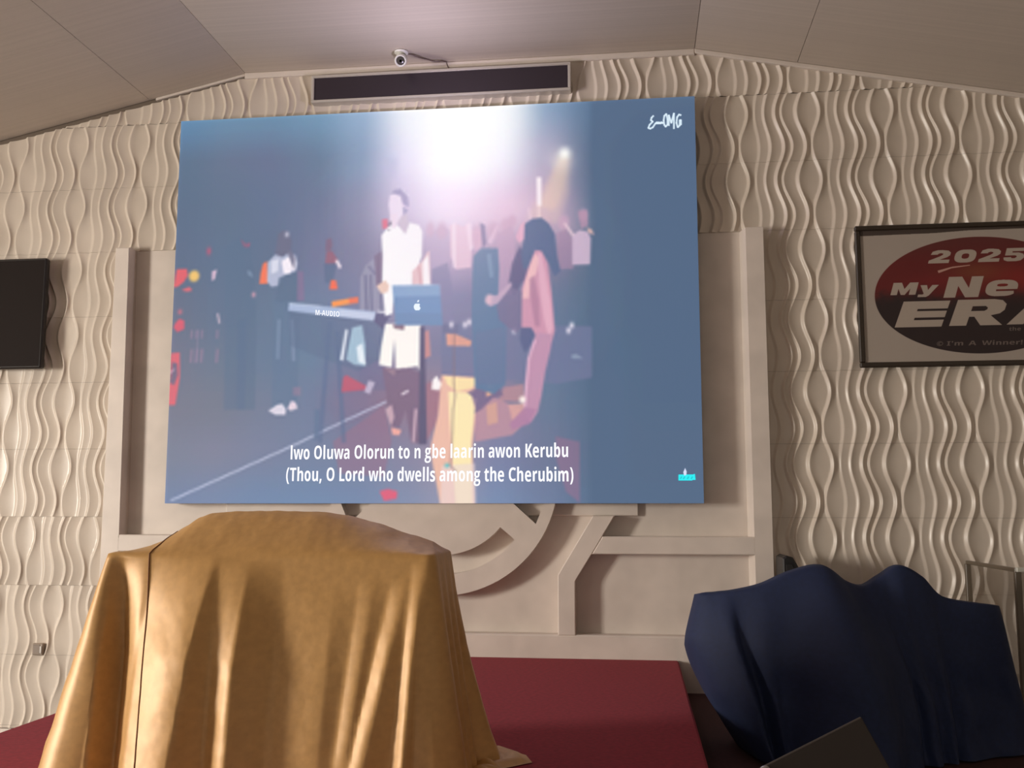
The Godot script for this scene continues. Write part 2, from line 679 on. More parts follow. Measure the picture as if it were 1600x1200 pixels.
# ---------------------------------------------------------------- plaster frame, bars and emblem under the screen
func plaster_frame() -> void:
	var f := struct("trim_1")
	tag(f, "raised cream plaster frame and bars around and below the screen")
	part("side_bar", slab_mesh([[FRAME_L - 0.012, 0.0], [-2.237, 0.0], [-2.291, FRAME_TOP], [FRAME_L - 0.012, FRAME_TOP]], 0, FD, 0.006), mat.plaster, f)
	var rb := part("side_bar", slab_mesh([[2.196, 0], [FRAME_R, 0], [FRAME_R, -FD], [2.226, -FD]], SIDE_Y, FRAME_TOP, 0.004), mat.plaster, f)
	rb.rotation.x = -PI / 2
	part("base_bar", box_mesh(Vector3(-2.272, 0.3, 0), Vector3(2.226, 0.815, FD), 0.012), mat.plaster, f)
	for m in [1.0, -1.0]:
		var o := -0.045 if m < 0 else 0.0
		part("cross_bar", slab_mesh([[1.142 * m + o, 1.353], [2.23 * m + o, 1.353], [2.23 * m + o, 1.473], [1.215 * m + o, 1.473]], 0, FD, 0.006), mat.plaster, f)
		part("corner_bar", slab_mesh([[0.908 * m + o, 0.81], [1.028 * m + o, 0.81], [1.028 * m + o, 1.17], [1.142 * m + o, 1.353], [1.30 * m + o, 1.612], [1.15 * m + o, 1.612], [0.908 * m + o, 1.212]], 0, FD - 0.001, 0.006), mat.plaster, f)
	part("ledge_bar", box_mesh(Vector3(-1.5, 1.611, 0), Vector3(1.46, 1.70, 0.035), 0.006), mat.plaster, f)
	# ring emblem with cut-outs
	var c := Vector2(0.099, 1.88)
	var ring := CSGCombiner3D.new()
	ring.name = "emblem"
	ring.material_override = mat.plaster
	f.add_child(ring)
	var disc := CSGCylinder3D.new()
	disc.name = "disc"
	disc.radius = 0.815
	disc.height = FD
	disc.sides = 96
	disc.rotation.x = PI / 2
	disc.position = Vector3(c.x, c.y, FD / 2 + 0.0005)
	ring.add_child(disc)
	var cut := CSGPolygon3D.new()
	cut.name = "slot"
	cut.operation = CSGShape3D.OPERATION_SUBTRACTION
	var pts := PackedVector2Array()
	for k in 25:
		var a := deg_to_rad(lerpf(-40.0, -140.0, k / 24.0))
		pts.append(c + Vector2(cos(a), sin(a)) * 0.672)
	for k in 25:
		var a := deg_to_rad(lerpf(-140.0, -40.0, k / 24.0))
		pts.append(c + Vector2(cos(a), sin(a)) * 0.54)
	cut.polygon = pts
	cut.depth = 0.3
	cut.position.z = 0.2
	ring.add_child(cut)
	for m in [1.0, -1.0]:
		var notch := CSGPolygon3D.new()
		notch.name = "notch"
		notch.operation = CSGShape3D.OPERATION_SUBTRACTION
		var np := PackedVector2Array()
		for q in [[0.50, 1.70], [0.72, 1.70], [0.66, 1.555]]:
			np.append(Vector2(c.x + q[0] * m, q[1]))
		notch.polygon = np
		notch.depth = 0.3
		notch.position.z = 0.2
		ring.add_child(notch, true)


# ---------------------------------------------------------------- painting a picture into bytes
var PW := 1024
var PH := 768
var buf := PackedByteArray()
# photograph measure -> place on the screen's face (a plane seen at an angle)
const HM := [1.387326e-03, 5.981856e-05, -4.041598e-01, 8.9595e-05, 1.835548e-03, -3.731913e-01, 8.922764e-05, 8.994527e-05]


func on_screen(x: float, y: float) -> Vector2:
	var w: float = HM[6] * x + HM[7] * y + 1.0
	return Vector2((HM[0] * x + HM[1] * y + HM[2]) / w * PW, (HM[3] * x + HM[4] * y + HM[5]) / w * PH)


func blend(i: int, r: float, g: float, b: float, a: float) -> void:
	buf[i] = int(clampf(buf[i] + (r - buf[i]) * a + 0.5, 0, 255))
	buf[i + 1] = int(clampf(buf[i + 1] + (g - buf[i + 1]) * a + 0.5, 0, 255))
	buf[i + 2] = int(clampf(buf[i + 2] + (b - buf[i + 2]) * a + 0.5, 0, 255))


func fill(p: PackedVector2Array, c: Array, a: float) -> void:
	var y0 := PH
	var y1 := 0
	for q in p:
		y0 = mini(y0, int(floor(q.y)))
		y1 = maxi(y1, int(ceil(q.y)))
	y0 = maxi(y0, 0)
	y1 = mini(y1, PH - 1)
	var n := p.size()
	for y in range(y0, y1 + 1):
		for sub in 2:
			var sy := y + 0.25 + 0.5 * sub
			var xs := []
			for i in n:
				var u := p[i]
				var v := p[(i + 1) % n]
				if (u.y <= sy) != (v.y <= sy):
					xs.append(u.x + (sy - u.y) / (v.y - u.y) * (v.x - u.x))
			xs.sort()
			for k in range(0, xs.size() - 1, 2):
				var xa: float = maxf(xs[k], 0)
				var xb: float = minf(xs[k + 1], PW - 0.01)
				for x in range(int(xa), int(xb) + 1):
					var cov := minf(x + 1, xb) - maxf(x, xa)
					if cov > 0.0:
						blend((y * PW + x) * 3, c[0], c[1], c[2], 1.0 - sqrt(maxf(0.0, 1.0 - a * cov)))


func poly(c: Array, a: float, flat: Array) -> void:
	var p := PackedVector2Array()
	for i in range(0, flat.size(), 2):
		p.append(on_screen(flat[i], flat[i + 1]))
	fill(p, c, a)


func stroke(c: Array, a: float, w: float, flat: Array) -> void:
	for i in range(0, flat.size() - 2, 2):
		var p := on_screen(flat[i], flat[i + 1])
		var q := on_screen(flat[i + 2], flat[i + 3])
		var d := (q - p).normalized()
		var n := Vector2(-d.y, d.x) * w * 0.64
		p -= d * w * 0.3
		q += d * w * 0.3
		fill(PackedVector2Array([p + n, q + n, q - n, p - n]), c, a)


func blob(c: Array, a: float, x: float, y: float, rx: float, ry: float, power := 1.0) -> void:
	var m := on_screen(x, y)
	rx *= 1.27
	ry *= 1.27
	for py in range(maxi(0, int(m.y - ry * 2.4)), mini(PH, int(m.y + ry * 2.4) + 1)):
		for px in range(maxi(0, int(m.x - rx * 2.4)), mini(PW, int(m.x + rx * 2.4) + 1)):
			var d := pow((px - m.x) / rx, 2) + pow((py - m.y) / ry, 2)
			var k := a * exp(-pow(d, power))
			if k > 0.004:
				blend((py * PW + px) * 3, c[0], c[1], c[2], k)


func soften(w: int, h: int) -> void:
	var im := Image.create_from_data(PW, PH, false, Image.FORMAT_RGB8, buf)
	im.resize(w, h, Image.INTERPOLATE_LANCZOS)
	im.resize(w * 2, h * 2, Image.INTERPOLATE_BILINEAR)
	im.resize(int(w * 0.8), int(h * 0.8), Image.INTERPOLATE_BILINEAR)
	im.resize(PW, PH, Image.INTERPOLATE_CUBIC)
	buf = im.get_data()


const GLOW := [
	[95, 135, 172, 105, 140, 170, 105, 140, 170, 115, 150, 180, 150, 175, 205, 235, 238, 250, 255, 255, 255, 240, 245, 255, 135, 160, 190, 92, 118, 148, 86, 108, 136, 84, 106, 134],
	[90, 112, 138, 100, 115, 142, 103, 115, 145, 105, 125, 152, 135, 155, 185, 225, 220, 245, 255, 255, 255, 240, 240, 252, 175, 170, 195, 88, 110, 138, 78, 98, 126, 78, 98, 126],
	[88, 108, 135, 94, 112, 138, 98, 114, 144, 108, 118, 148, 135, 138, 168, 200, 185, 215, 245, 235, 250, 225, 200, 225, 185, 160, 185, 86, 108, 136, 80, 100, 128, 79, 99, 127],
	[90, 106, 134, 92, 112, 140, 96, 112, 140, 112, 118, 150, 125, 125, 155, 160, 150, 180, 190, 165, 195, 170, 145, 175, 130, 120, 150, 86, 108, 134, 78, 100, 128, 78, 98, 126],
	[98, 108, 132, 94, 112, 140, 98, 118, 145, 108, 125, 155, 120, 125, 158, 150, 145, 175, 130, 130, 165, 125, 125, 158, 108, 120, 150, 86, 109, 135, 80, 102, 130, 80, 100, 128],
	[108, 112, 135, 102, 116, 140, 100, 120, 148, 104, 126, 154, 115, 122, 155, 135, 128, 158, 125, 125, 155, 130, 125, 155, 98, 120, 150, 84, 109, 137, 80, 104, 132, 80, 102, 130],
	[112, 115, 135, 112, 118, 138, 112, 122, 148, 112, 125, 155, 128, 115, 145, 145, 120, 142, 165, 140, 155, 145, 130, 155, 104, 122, 150, 86, 109, 137, 82, 104, 132, 82, 104, 132],
	[115, 122, 145, 122, 125, 150, 118, 126, 155, 115, 128, 158, 118, 128, 158, 135, 132, 160, 160, 145, 165, 125, 130, 165, 112, 120, 150, 88, 109, 137, 84, 104, 132, 84, 104, 132],
	[108, 125, 160, 112, 130, 165, 108, 132, 168, 110, 135, 170, 115, 135, 170, 130, 142, 172, 150, 150, 175, 120, 140, 175, 110, 126, 158, 88, 111, 139, 86, 106, 134, 86, 106, 134]]


func paint_screen() -> Image:
	PW = 1024
	PH = 768
	var g := Image.create(12, 9, false, Image.FORMAT_RGB8)
	for y in 9:
		for x in 12:
			g.set_pixel(x, y, srgb(GLOW[y][x * 3], GLOW[y][x * 3 + 1], GLOW[y][x * 3 + 2]))
	# cells are centred on their samples: widen by one border so that samples sit on the edges
	var big := Image.create(12 * 16, 9 * 16, false, Image.FORMAT_RGB8)
	for y in 144:
		for x in 192:
			var fx := x / 191.0 * 11.0
			var fy := y / 143.0 * 8.0
			var ix := mini(int(fx), 10)
			var iy := mini(int(fy), 7)
			var tx := smoothstep(0.0, 1.0, fx - ix) * 0.5 + (fx - ix) * 0.5
			var ty := smoothstep(0.0, 1.0, fy - iy) * 0.5 + (fy - iy) * 0.5
			big.set_pixel(x, y, g.get_pixel(ix, iy).lerp(g.get_pixel(ix + 1, iy), tx).lerp(g.get_pixel(ix, iy + 1).lerp(g.get_pixel(ix + 1, iy + 1), tx), ty))
	big.resize(PW, PH, Image.INTERPOLATE_CUBIC)
	buf = big.get_data()

	# the bright light over the singers
	blob([240, 225, 250], 0.55, 712, 290, 85, 70)
	blob([255, 255, 255], 0.95, 726, 175, 92, 75, 1.6)
	blob([255, 255, 255], 0.95, 716, 245, 68, 62, 1.5)
	blob([250, 235, 250], 0.7, 712, 320, 45, 30)
	blob([240, 200, 220], 0.55, 790, 335, 75, 38)
	blob([215, 185, 205], 0.4, 870, 360, 45, 40)
	poly([190, 190, 220], 0.45, [598, 245, 622, 248, 618, 278, 600, 276])
	# lamp and its beam
	poly([242, 205, 185], 0.3, [874, 244, 892, 244, 890, 300, 872, 350, 822, 340])
	poly([245, 215, 180], 0.35, [875, 244, 890, 244, 880, 300, 868, 330, 842, 322])
	blob([250, 235, 225], 0.6, 876, 250, 16, 16)
	blob([255, 255, 250], 1.0, 882, 239, 8.5, 9, 2.5)
	soften(300, 225)
	poly([82, 104, 133], 0.55, [921, 140, 1110, 140, 1110, 800, 921, 800])
	poly([82, 104, 133], 0.6, [928, 140, 1110, 140, 1110, 800, 928, 800])
	soften(160, 120)

	# crowd behind
	poly([185, 165, 195], 0.6, [664, 372, 690, 352, 704, 360, 705, 420, 672, 420])
	for p in [[672, 358, 7, 12], [690, 360, 9, 14], [745, 368, 10, 18], [770, 360, 10, 14], [790, 352, 9, 12], [800, 345, 7, 10], [880, 348, 9, 13], [911, 336, 7, 10]]:
		blob([205, 165, 190], 0.75, p[0], p[1], p[2], p[3], 2.0)
	poly([238, 200, 216], 0.85, [702, 352, 712, 350, 722, 354, 734, 350, 738, 372, 736, 418, 712, 421, 704, 400])
	poly([252, 232, 242], 0.7, [706, 350, 712, 348, 712, 420, 708, 418])
	poly([252, 228, 240], 0.7, [728, 350, 736, 348, 740, 388, 734, 392])
	poly([235, 190, 210], 0.7, [738, 360, 752, 358, 752, 384, 742, 392])
	poly([195, 160, 188], 0.7, [776, 366, 800, 352, 806, 372, 800, 460, 778, 462])
	poly([240, 205, 225], 0.6, [762, 378, 776, 352, 778, 354, 768, 382])
	poly([165, 135, 165], 0.7, [870, 365, 884, 358, 894, 372, 896, 420, 872, 420])
	poly([208, 182, 206], 0.9, [894, 368, 905, 360, 918, 362, 923, 372, 922, 413, 894, 414])
	poly([235, 205, 215], 0.8, [880, 348, 884, 348, 897, 366, 894, 370])
	poly([240, 190, 180], 0.8, [917, 356, 924, 358, 929, 367, 920, 364])
	poly([178, 142, 168], 0.8, [903, 330, 918, 328, 919, 352, 908, 358])
	stroke([240, 210, 225], 0.7, 3, [826, 325, 829, 342])
	poly([253, 242, 246], 0.9, [838, 277, 846, 277, 846, 322, 839, 322])
	stroke([253, 225, 220], 0.8, 3, [842, 320, 842, 342])
	# stage edge, dark band behind the singers
	poly([115, 120, 155], 0.7, [690, 505, 925, 510, 925, 590, 870, 600, 690, 586])
	poly([112, 110, 145], 0.5, [560, 560, 600, 560, 604, 610, 560, 610])

	# floor light
	poly([150, 112, 138], 0.6, [520, 690, 600, 634, 612, 690, 600, 745, 530, 740])
	poly([165, 115, 132], 0.7, [664, 600, 690, 592, 682, 660, 666, 690])
	poly([240, 190, 170], 0.95, [690, 586, 750, 590, 746, 604, 736, 618, 744, 640, 738, 700, 742, 790, 688, 790, 672, 702, 684, 650])
	poly([252, 228, 172], 0.9, [694, 588, 746, 592, 738, 606, 714, 612, 698, 600])
	poly([253, 236, 182], 0.9, [700, 612, 736, 614, 742, 640, 736, 690, 738, 790, 712, 790, 706, 700])
	poly([235, 215, 215], 0.6, [690, 728, 742, 724, 744, 790, 688, 790])
	poly([192, 146, 160], 0.85, [742, 640, 770, 620, 815, 640, 822, 660, 800, 680, 742, 690])
	poly([215, 165, 150], 0.85, [760, 634, 776, 628, 778, 660, 762, 664])
	poly([218, 165, 160], 0.85, [794, 632, 820, 630, 822, 648, 800, 656])
	poly([185, 140, 150], 0.8, [788, 605, 818, 600, 820, 628, 778, 626])
	poly([120, 105, 140], 0.85, [730, 614, 752, 602, 782, 606, 786, 618, 770, 622, 752, 640, 741, 646, 745, 624])
	poly([238, 178, 150], 0.9, [760, 596, 770, 598, 770, 615, 760, 620])
	poly([150, 112, 142], 0.6, [868, 682, 906, 690, 906, 786, 884, 768, 870, 720])
	poly([228, 95, 122], 0.9, [593, 768, 606, 764, 621, 768, 620, 779, 600, 783])
	blob([60, 190, 200], 0.9, 698, 727, 3.5, 3)
	stroke([200, 204, 228], 0.85, 2.6, [267, 782, 454, 698, 540, 657, 603, 628])
	poly([100, 118, 150], 0.9, [490, 690, 498, 684, 500, 640, 492, 640])

	# drum kit on the left
	poly([226, 95, 106], 0.95, [276, 421, 292, 420, 294, 430, 287, 441, 278, 448, 272, 449, 274, 432])
	poly([224, 105, 118], 0.9, [283, 453, 296, 448, 301, 454, 292, 456])
	blob([236, 192, 112], 1.0, 303, 431, 9, 9.5, 3.0)
	blob([195, 88, 118], 0.9, 326, 392, 3.5, 6)
	poly([205, 88, 118], 0.9, [375, 373, 383, 380, 391, 380, 389, 387, 381, 386])
	poly([228, 190, 212], 0.85, [331, 424, 339, 421, 336, 436, 331, 439])
	stroke([245, 205, 218], 0.9, 2.5, [340, 490, 343, 505])
	poly([222, 88, 110], 0.9, [273, 506, 280, 498, 288, 501, 288, 514, 277, 519, 271, 512])
	blob([225, 110, 128], 0.8, 281, 487, 3.5, 4)
	poly([218, 98, 114], 0.95, [268, 552, 281, 551, 281, 590, 274, 633, 263, 633])
	poly([108, 100, 128], 0.9, [269, 566, 277, 568, 278, 586, 272, 602, 266, 598])
	stroke([228, 190, 210], 0.8, 2, [266, 583, 272, 577])
	for x in [300, 308, 316, 340]:
		stroke([160, 128, 156], 0.6, 3.5, [x, 516, x - 1, 528])
		stroke([165, 128, 156], 0.6, 4, [x, 546, x - 2, 566])
	stroke([140, 128, 156], 0.6, 2.5, [309, 516, 307, 566])
	# singer in a dark suit
	poly([88, 110, 138], 0.55, [352, 390, 372, 372, 388, 378, 398, 430, 400, 520, 398, 640, 350, 640, 352, 520])
	poly([84, 106, 138], 0.4, [372, 500, 384, 500, 382, 640, 370, 640])
	poly([125, 145, 172], 0.8, [386, 422, 392, 424, 396, 434, 388, 430])
	blob([228, 160, 178], 0.9, 396, 460, 3, 4)
	# singer in a white top
	poly([108, 108, 134], 0.85, [434, 366, 442, 360, 452, 362, 456, 378, 454, 394, 438, 402, 430, 396])
	blob([215, 215, 232], 0.9, 448, 366, 3, 4)
	poly([248, 122, 92], 0.95, [411, 412, 417, 408, 418, 443, 405, 444, 407, 428])
	poly([188, 192, 216], 0.9, [418, 410, 430, 398, 442, 402, 452, 394, 462, 399, 465, 412, 462, 424, 446, 430, 436, 446, 424, 448, 417, 440])
	poly([252, 242, 250], 0.9, [440, 408, 450, 402, 462, 402, 462, 422, 454, 422, 455, 429, 443, 427])
	poly([225, 225, 240], 0.8, [424, 408, 436, 404, 434, 424, 424, 428])
	poly([112, 112, 138], 0.9, [447, 390, 456, 392, 461, 404, 459, 422, 452, 402])
	poly([92, 112, 140], 0.9, [436, 434, 448, 429, 464, 424, 466, 470, 430, 472])
	poly([95, 118, 148], 0.6, [428, 470, 468, 470, 464, 640, 424, 640])
	stroke([138, 155, 184], 0.5, 5, [436, 500, 434, 560])
	stroke([142, 155, 186], 0.6, 5, [456, 500, 459, 563])
	poly([224, 216, 230], 0.95, [419, 642, 432, 633, 441, 631, 447, 639, 446, 648, 430, 648])
	poly([232, 212, 226], 0.95, [449, 638, 455, 626, 462, 629, 465, 638, 454, 642])
	poly([150, 125, 150], 0.6, [458, 605, 470, 604, 470, 618, 458, 618])
	# small singer further back
	poly([128, 102, 128], 0.85, [510, 374, 518, 372, 520, 384, 516, 393, 508, 392])
	poly([152, 98, 118], 0.85, [510, 394, 519, 392, 528, 406, 526, 412, 508, 412])
	poly([244, 228, 236], 0.95, [523, 407, 528, 406, 534, 417, 530, 420])
	poly([92, 108, 140], 0.8, [506, 412, 526, 412, 520, 442, 508, 442])
	poly([248, 110, 84], 0.95, [517, 438, 525, 438, 528, 452, 515, 452])
	poly([252, 152, 84], 0.95, [518, 471, 559, 464, 560, 473, 519, 480])
	poly([235, 110, 90], 0.8, [545, 466, 560, 464, 560, 473, 546, 475])
	poly([150, 110, 150], 0.5, [465, 424, 474, 424, 476, 470, 464, 470])

	# striped coat
	poly([152, 150, 174], 0.85, [563, 434, 572, 414, 584, 404, 592, 424, 604, 448, 608, 490, 562, 486])
	for x in [571, 579, 594]:
		stroke([104, 104, 138], 0.75, 4, [x, 430, x + 2, 486])
	stroke([104, 104, 138], 0.6, 4, [576, 416, 586, 428])
	poly([122, 106, 134], 0.9, [585, 400, 597, 392, 598, 440, 588, 450])
	# keyboard on a stand
	poly([94, 112, 142], 0.55, [452, 486, 586, 502, 604, 512, 596, 560, 560, 580, 452, 540])
	poly([168, 184, 216], 1.0, [452, 474, 520, 480, 587, 487, 585, 501, 520, 494, 450, 485])
	poly([205, 212, 234], 0.8, [530, 483, 586, 489, 584, 500, 530, 494])
	stroke([205, 214, 236], 0.9, 2, [452, 474, 500, 479])
	poly([96, 94, 130], 0.95, [588, 489, 610, 492, 604, 502, 598, 514, 584, 502])
	stroke([245, 245, 252], 0.9, 2.5, [590, 487, 606, 489])
	stroke([92, 110, 145], 0.6, 7, [515, 505, 500, 690])
	stroke([92, 110, 145], 0.6, 7, [527, 520, 537, 690])
	poly([168, 196, 216], 0.9, [541, 562, 550, 512, 566, 508, 571, 540, 571, 572, 554, 570])
	poly([240, 246, 252], 0.85, [557, 542, 566, 536, 572, 570, 560, 566])
	poly([240, 244, 252], 0.9, [540, 514, 544, 516, 536, 564, 531, 562])
	poly([194, 92, 116], 0.9, [536, 590, 541, 586, 572, 603, 570, 609, 533, 613])
	poly([196, 184, 208], 0.9, [569, 612, 576, 594, 586, 598, 578, 616])

	# man in white at the laptop
	poly([236, 196, 198], 0.95, [643, 418, 658, 410, 668, 394, 671, 392, 673, 446, 645, 448])
	poly([255, 250, 252], 0.95, [660, 410, 669, 398, 672, 446, 661, 446])
	stroke([205, 150, 160], 0.7, 3, [654, 414, 658, 446])
	poly([235, 95, 118], 0.8, [597, 343, 606, 342, 606, 356, 598, 358])
	poly([255, 253, 253], 1.0, [596, 368, 606, 355, 619, 350, 634, 364, 640, 348, 655, 352, 660, 362, 659, 400, 654, 414, 644, 424, 644, 450, 616, 450, 613, 490, 602, 494, 597, 440, 598, 400])
	poly([255, 249, 243], 1.0, [602, 506, 618, 506, 658, 508, 658, 584, 652, 572, 640, 574, 618, 576, 616, 530, 612, 574, 592, 570, 596, 540])
	poly([120, 96, 116], 0.9, [613, 507, 632, 508, 631, 516, 616, 513])
	poly([205, 188, 206], 0.95, [620, 340, 636, 334, 639, 352, 633, 366, 624, 354])
	poly([238, 222, 240], 1.0, [609, 306, 616, 299, 628, 302, 632, 320, 630, 334, 622, 346, 614, 345, 609, 334, 607, 320])
	poly([158, 150, 188], 0.95, [611, 304, 616, 297, 627, 295, 636, 301, 639, 318, 637, 330, 630, 336, 629, 318, 626, 306, 616, 303])
	stroke([250, 225, 245], 0.9, 2.5, [629, 320, 637, 326])
	stroke([240, 235, 250], 0.8, 2, [628, 296, 638, 306])
	poly([240, 220, 236], 1.0, [609, 336, 620, 334, 622, 348, 616, 358, 610, 352])
	stroke([70, 66, 84], 0.9, 2.5, [611, 347, 608, 353])
	stroke([100, 96, 110], 0.8, 2, [606, 360, 609, 358])
	poly([236, 202, 186], 1.0, [588, 447, 602, 438, 608, 446, 606, 456, 596, 459])
	poly([128, 106, 132], 0.95, [597, 574, 612, 576, 640, 576, 656, 582, 656, 692, 642, 692, 634, 640, 624, 668, 610, 666, 604, 620])
	poly([165, 135, 150], 0.7, [600, 574, 618, 578, 616, 588])
	poly([215, 180, 190], 0.8, [602, 640, 612, 632, 616, 652, 611, 666])
	poly([244, 172, 162], 0.95, [611, 668, 627, 672, 624, 680, 613, 679])
	stroke([238, 228, 238], 0.9, 3, [628, 616, 638, 611])
	stroke([235, 200, 212], 0.7, 4, [650, 640, 646, 690])
	# laptop, its stand and cable
	poly([112, 144, 188], 1.0, [613, 446, 687, 445, 692, 508, 618, 508])
	poly([150, 182, 215], 0.5, [613, 446, 687, 445, 688, 462, 614, 464])
	poly([108, 134, 172], 0.5, [617, 490, 691, 490, 692, 508, 618, 508])
	stroke([190, 210, 235], 0.8, 1.6, [613, 446, 687, 445])
	poly([95, 90, 120], 0.95, [656, 510, 664, 510, 667, 694, 654, 694])
	poly([208, 142, 142], 0.9, [664, 518, 670, 516, 673, 556, 664, 560])
	poly([252, 244, 244], 1.0, [676, 594, 682, 587, 690, 600, 686, 610, 674, 608])
	poly([130, 128, 164], 0.7, [676, 420, 700, 410, 706, 446, 709, 502, 693, 502, 690, 446, 674, 444])
	poly([232, 162, 142], 0.9, [697, 521, 712, 522, 737, 533, 735, 541, 698, 540])
	poly([110, 112, 146], 0.9, [692, 508, 716, 506, 716, 521, 692, 520])
	stroke([135, 112, 118], 0.75, 1.8, [710, 520, 709, 560, 709, 600, 711, 618, 708, 640, 707, 676, 706, 700, 704, 728, 712, 736])
	for p in [[705, 507], [726, 507], [733, 503], [803, 516], [779, 520], [888, 516], [893, 508]]:
		blob([248, 238, 250], 0.95, p[0], p[1], 3, 4.5)
	blob([236, 180, 170], 0.9, 755, 542, 3, 3.5)
	poly([150, 165, 188], 0.7, [891, 556, 900, 553, 912, 560, 895, 560])

	# man in dark blue
	poly([98, 124, 158], 0.95, [740, 400, 752, 388, 778, 388, 780, 420, 778, 470, 792, 474, 790, 600, 772, 616, 742, 606, 737, 500, 738, 430])
	poly([108, 118, 152], 0.6, [742, 520, 790, 510, 788, 600, 745, 600])
	stroke([135, 160, 190], 0.6, 6, [764, 398, 768, 432])
	blob([215, 172, 196], 0.9, 746, 372, 9, 16, 2.0)
	poly([120, 112, 150], 0.8, [750, 348, 758, 352, 760, 380, 754, 388])

	# woman in pink
	poly([96, 94, 130], 0.9, [800, 412, 812, 384, 820, 400, 816, 440, 804, 462, 794, 444])
	poly([228, 172, 196], 0.95, [813, 352, 820, 346, 822, 372, 810, 380, 806, 370])
	poly([100, 96, 132], 0.9, [800, 420, 816, 396, 838, 392, 832, 420, 818, 440, 800, 444])
	poly([90, 106, 142], 0.97, [820, 350, 832, 342, 846, 340, 858, 350, 867, 366, 870, 396, 876, 424, 866, 432, 858, 412, 846, 392, 836, 392, 826, 418, 818, 420, 814, 396, 819, 372])
	poly([206, 150, 174], 1.0, [826, 416, 836, 391, 846, 392, 856, 412, 862, 456, 867, 516, 862, 536, 838, 528, 832, 514, 815, 512, 815, 452])
	poly([240, 190, 192], 0.9, [818, 450, 826, 420, 836, 396, 842, 404, 838, 426, 828, 446, 826, 466, 816, 466])
	poly([232, 180, 198], 0.7, [840, 396, 846, 396, 860, 470, 864, 512, 858, 530, 850, 500, 842, 440])
	poly([172, 124, 152], 0.7, [827, 436, 834, 430, 842, 470, 844, 510, 836, 510, 830, 470])
	poly([120, 112, 146], 0.85, [776, 478, 798, 448, 816, 456, 815, 512, 806, 520, 780, 500])
	poly([194, 166, 190], 0.95, [764, 460, 776, 462, 798, 440, 800, 446, 778, 474, 766, 479, 758, 470])
	blob([226, 186, 200], 0.9, 763, 468, 5.5, 8, 2.0)
	poly([92, 100, 138], 0.9, [814, 512, 830, 512, 836, 522, 828, 540, 820, 552, 812, 530])
	poly([192, 146, 174], 1.0, [838, 520, 864, 522, 860, 548, 852, 580, 846, 620, 840, 644, 830, 660, 820, 654, 820, 600, 824, 560, 832, 536])
	stroke([236, 190, 214], 0.7, 3.5, [836, 532, 826, 560, 822, 606, 820, 636])
	poly([178, 130, 165], 0.9, [820, 636, 838, 640, 828, 662, 800, 672, 796, 662])
	blob([252, 238, 232], 1.0, 816, 624, 5, 5.5, 2.0)
	blob([240, 225, 245], 0.30, 700, 330, 110, 80)  # pale haze of the bright light, painted over the figures
	blob([225, 205, 225], 0.16, 690, 430, 150, 130)
	soften(300, 225)

	# marks laid over the picture: hand-drawn logo at the top right, candle mark at the bottom right, fruit on the laptop
	var w := [226, 244, 255]
	for s in [[1021, 181, 1018, 184, 1017, 188, 1020, 190, 1015, 195, 1013, 200, 1016, 201, 1020, 199, 1024, 193, 1036, 192], [1026, 193, 1026, 191, 1029, 193, 1029, 191, 1032, 193, 1033, 191, 1036, 192],
			[1041, 178, 1038, 181, 1037, 188, 1038, 195, 1040, 198, 1043, 195, 1043, 186, 1041, 178], [1045, 196, 1045, 180, 1049, 192, 1053, 177], [1053, 177, 1053, 201], [1064, 180, 1061, 179, 1058, 183, 1057, 192, 1059, 199, 1062, 196, 1062, 188], [1062, 188, 1064, 188, 1064, 195]]:
		stroke(w, 0.9, 2.7, s)
	poly([38, 240, 246], 1.0, [1060, 742, 1086, 741, 1087, 750, 1060, 751])
	for x in [1063, 1068, 1074, 1080]:
		stroke([20, 180, 190], 0.8, 1.4, [x, 748, x + 2, 745])
	poly([220, 226, 250], 1.0, [1070.5, 731, 1073, 737, 1072.5, 742, 1069, 743, 1067.5, 738])
	var fruit := []
	for k in 28:
		var a := TAU * k / 28.0
		var r := 6.0 - 0.9 * absf(cos(a)) * 0.0 - 1.3 * exp(-pow((a - PI * 1.5) / 0.35, 2)) - 0.8 * exp(-pow((a - PI * 0.5) / 0.3, 2))
		var q := Vector2(cos(a), sin(a)) * r
		var bite := (q - Vector2(6.6, -1.2)).length()
		if bite < 3.0:
			q = Vector2(6.6, -1.2) + (q - Vector2(6.6, -1.2)).normalized() * 3.0
		fruit.append(652.0 + q.x * 0.92)
		fruit.append(479.5 + q.y)
	poly([236, 246, 255], 1.0, fruit)
	poly([236, 246, 255], 1.0, [651.5, 472.5, 652.5, 469.5, 655, 468.5, 654.5, 471.5])
	return Image.create_from_data(PW, PH, false, Image.FORMAT_RGB8, buf)


func font(bold := true) -> Font:
	var f := SystemFont.new()
	f.font_names = PackedStringArray(["Droid Sans"])
	f.font_weight = 700 if bold else 400
	return f


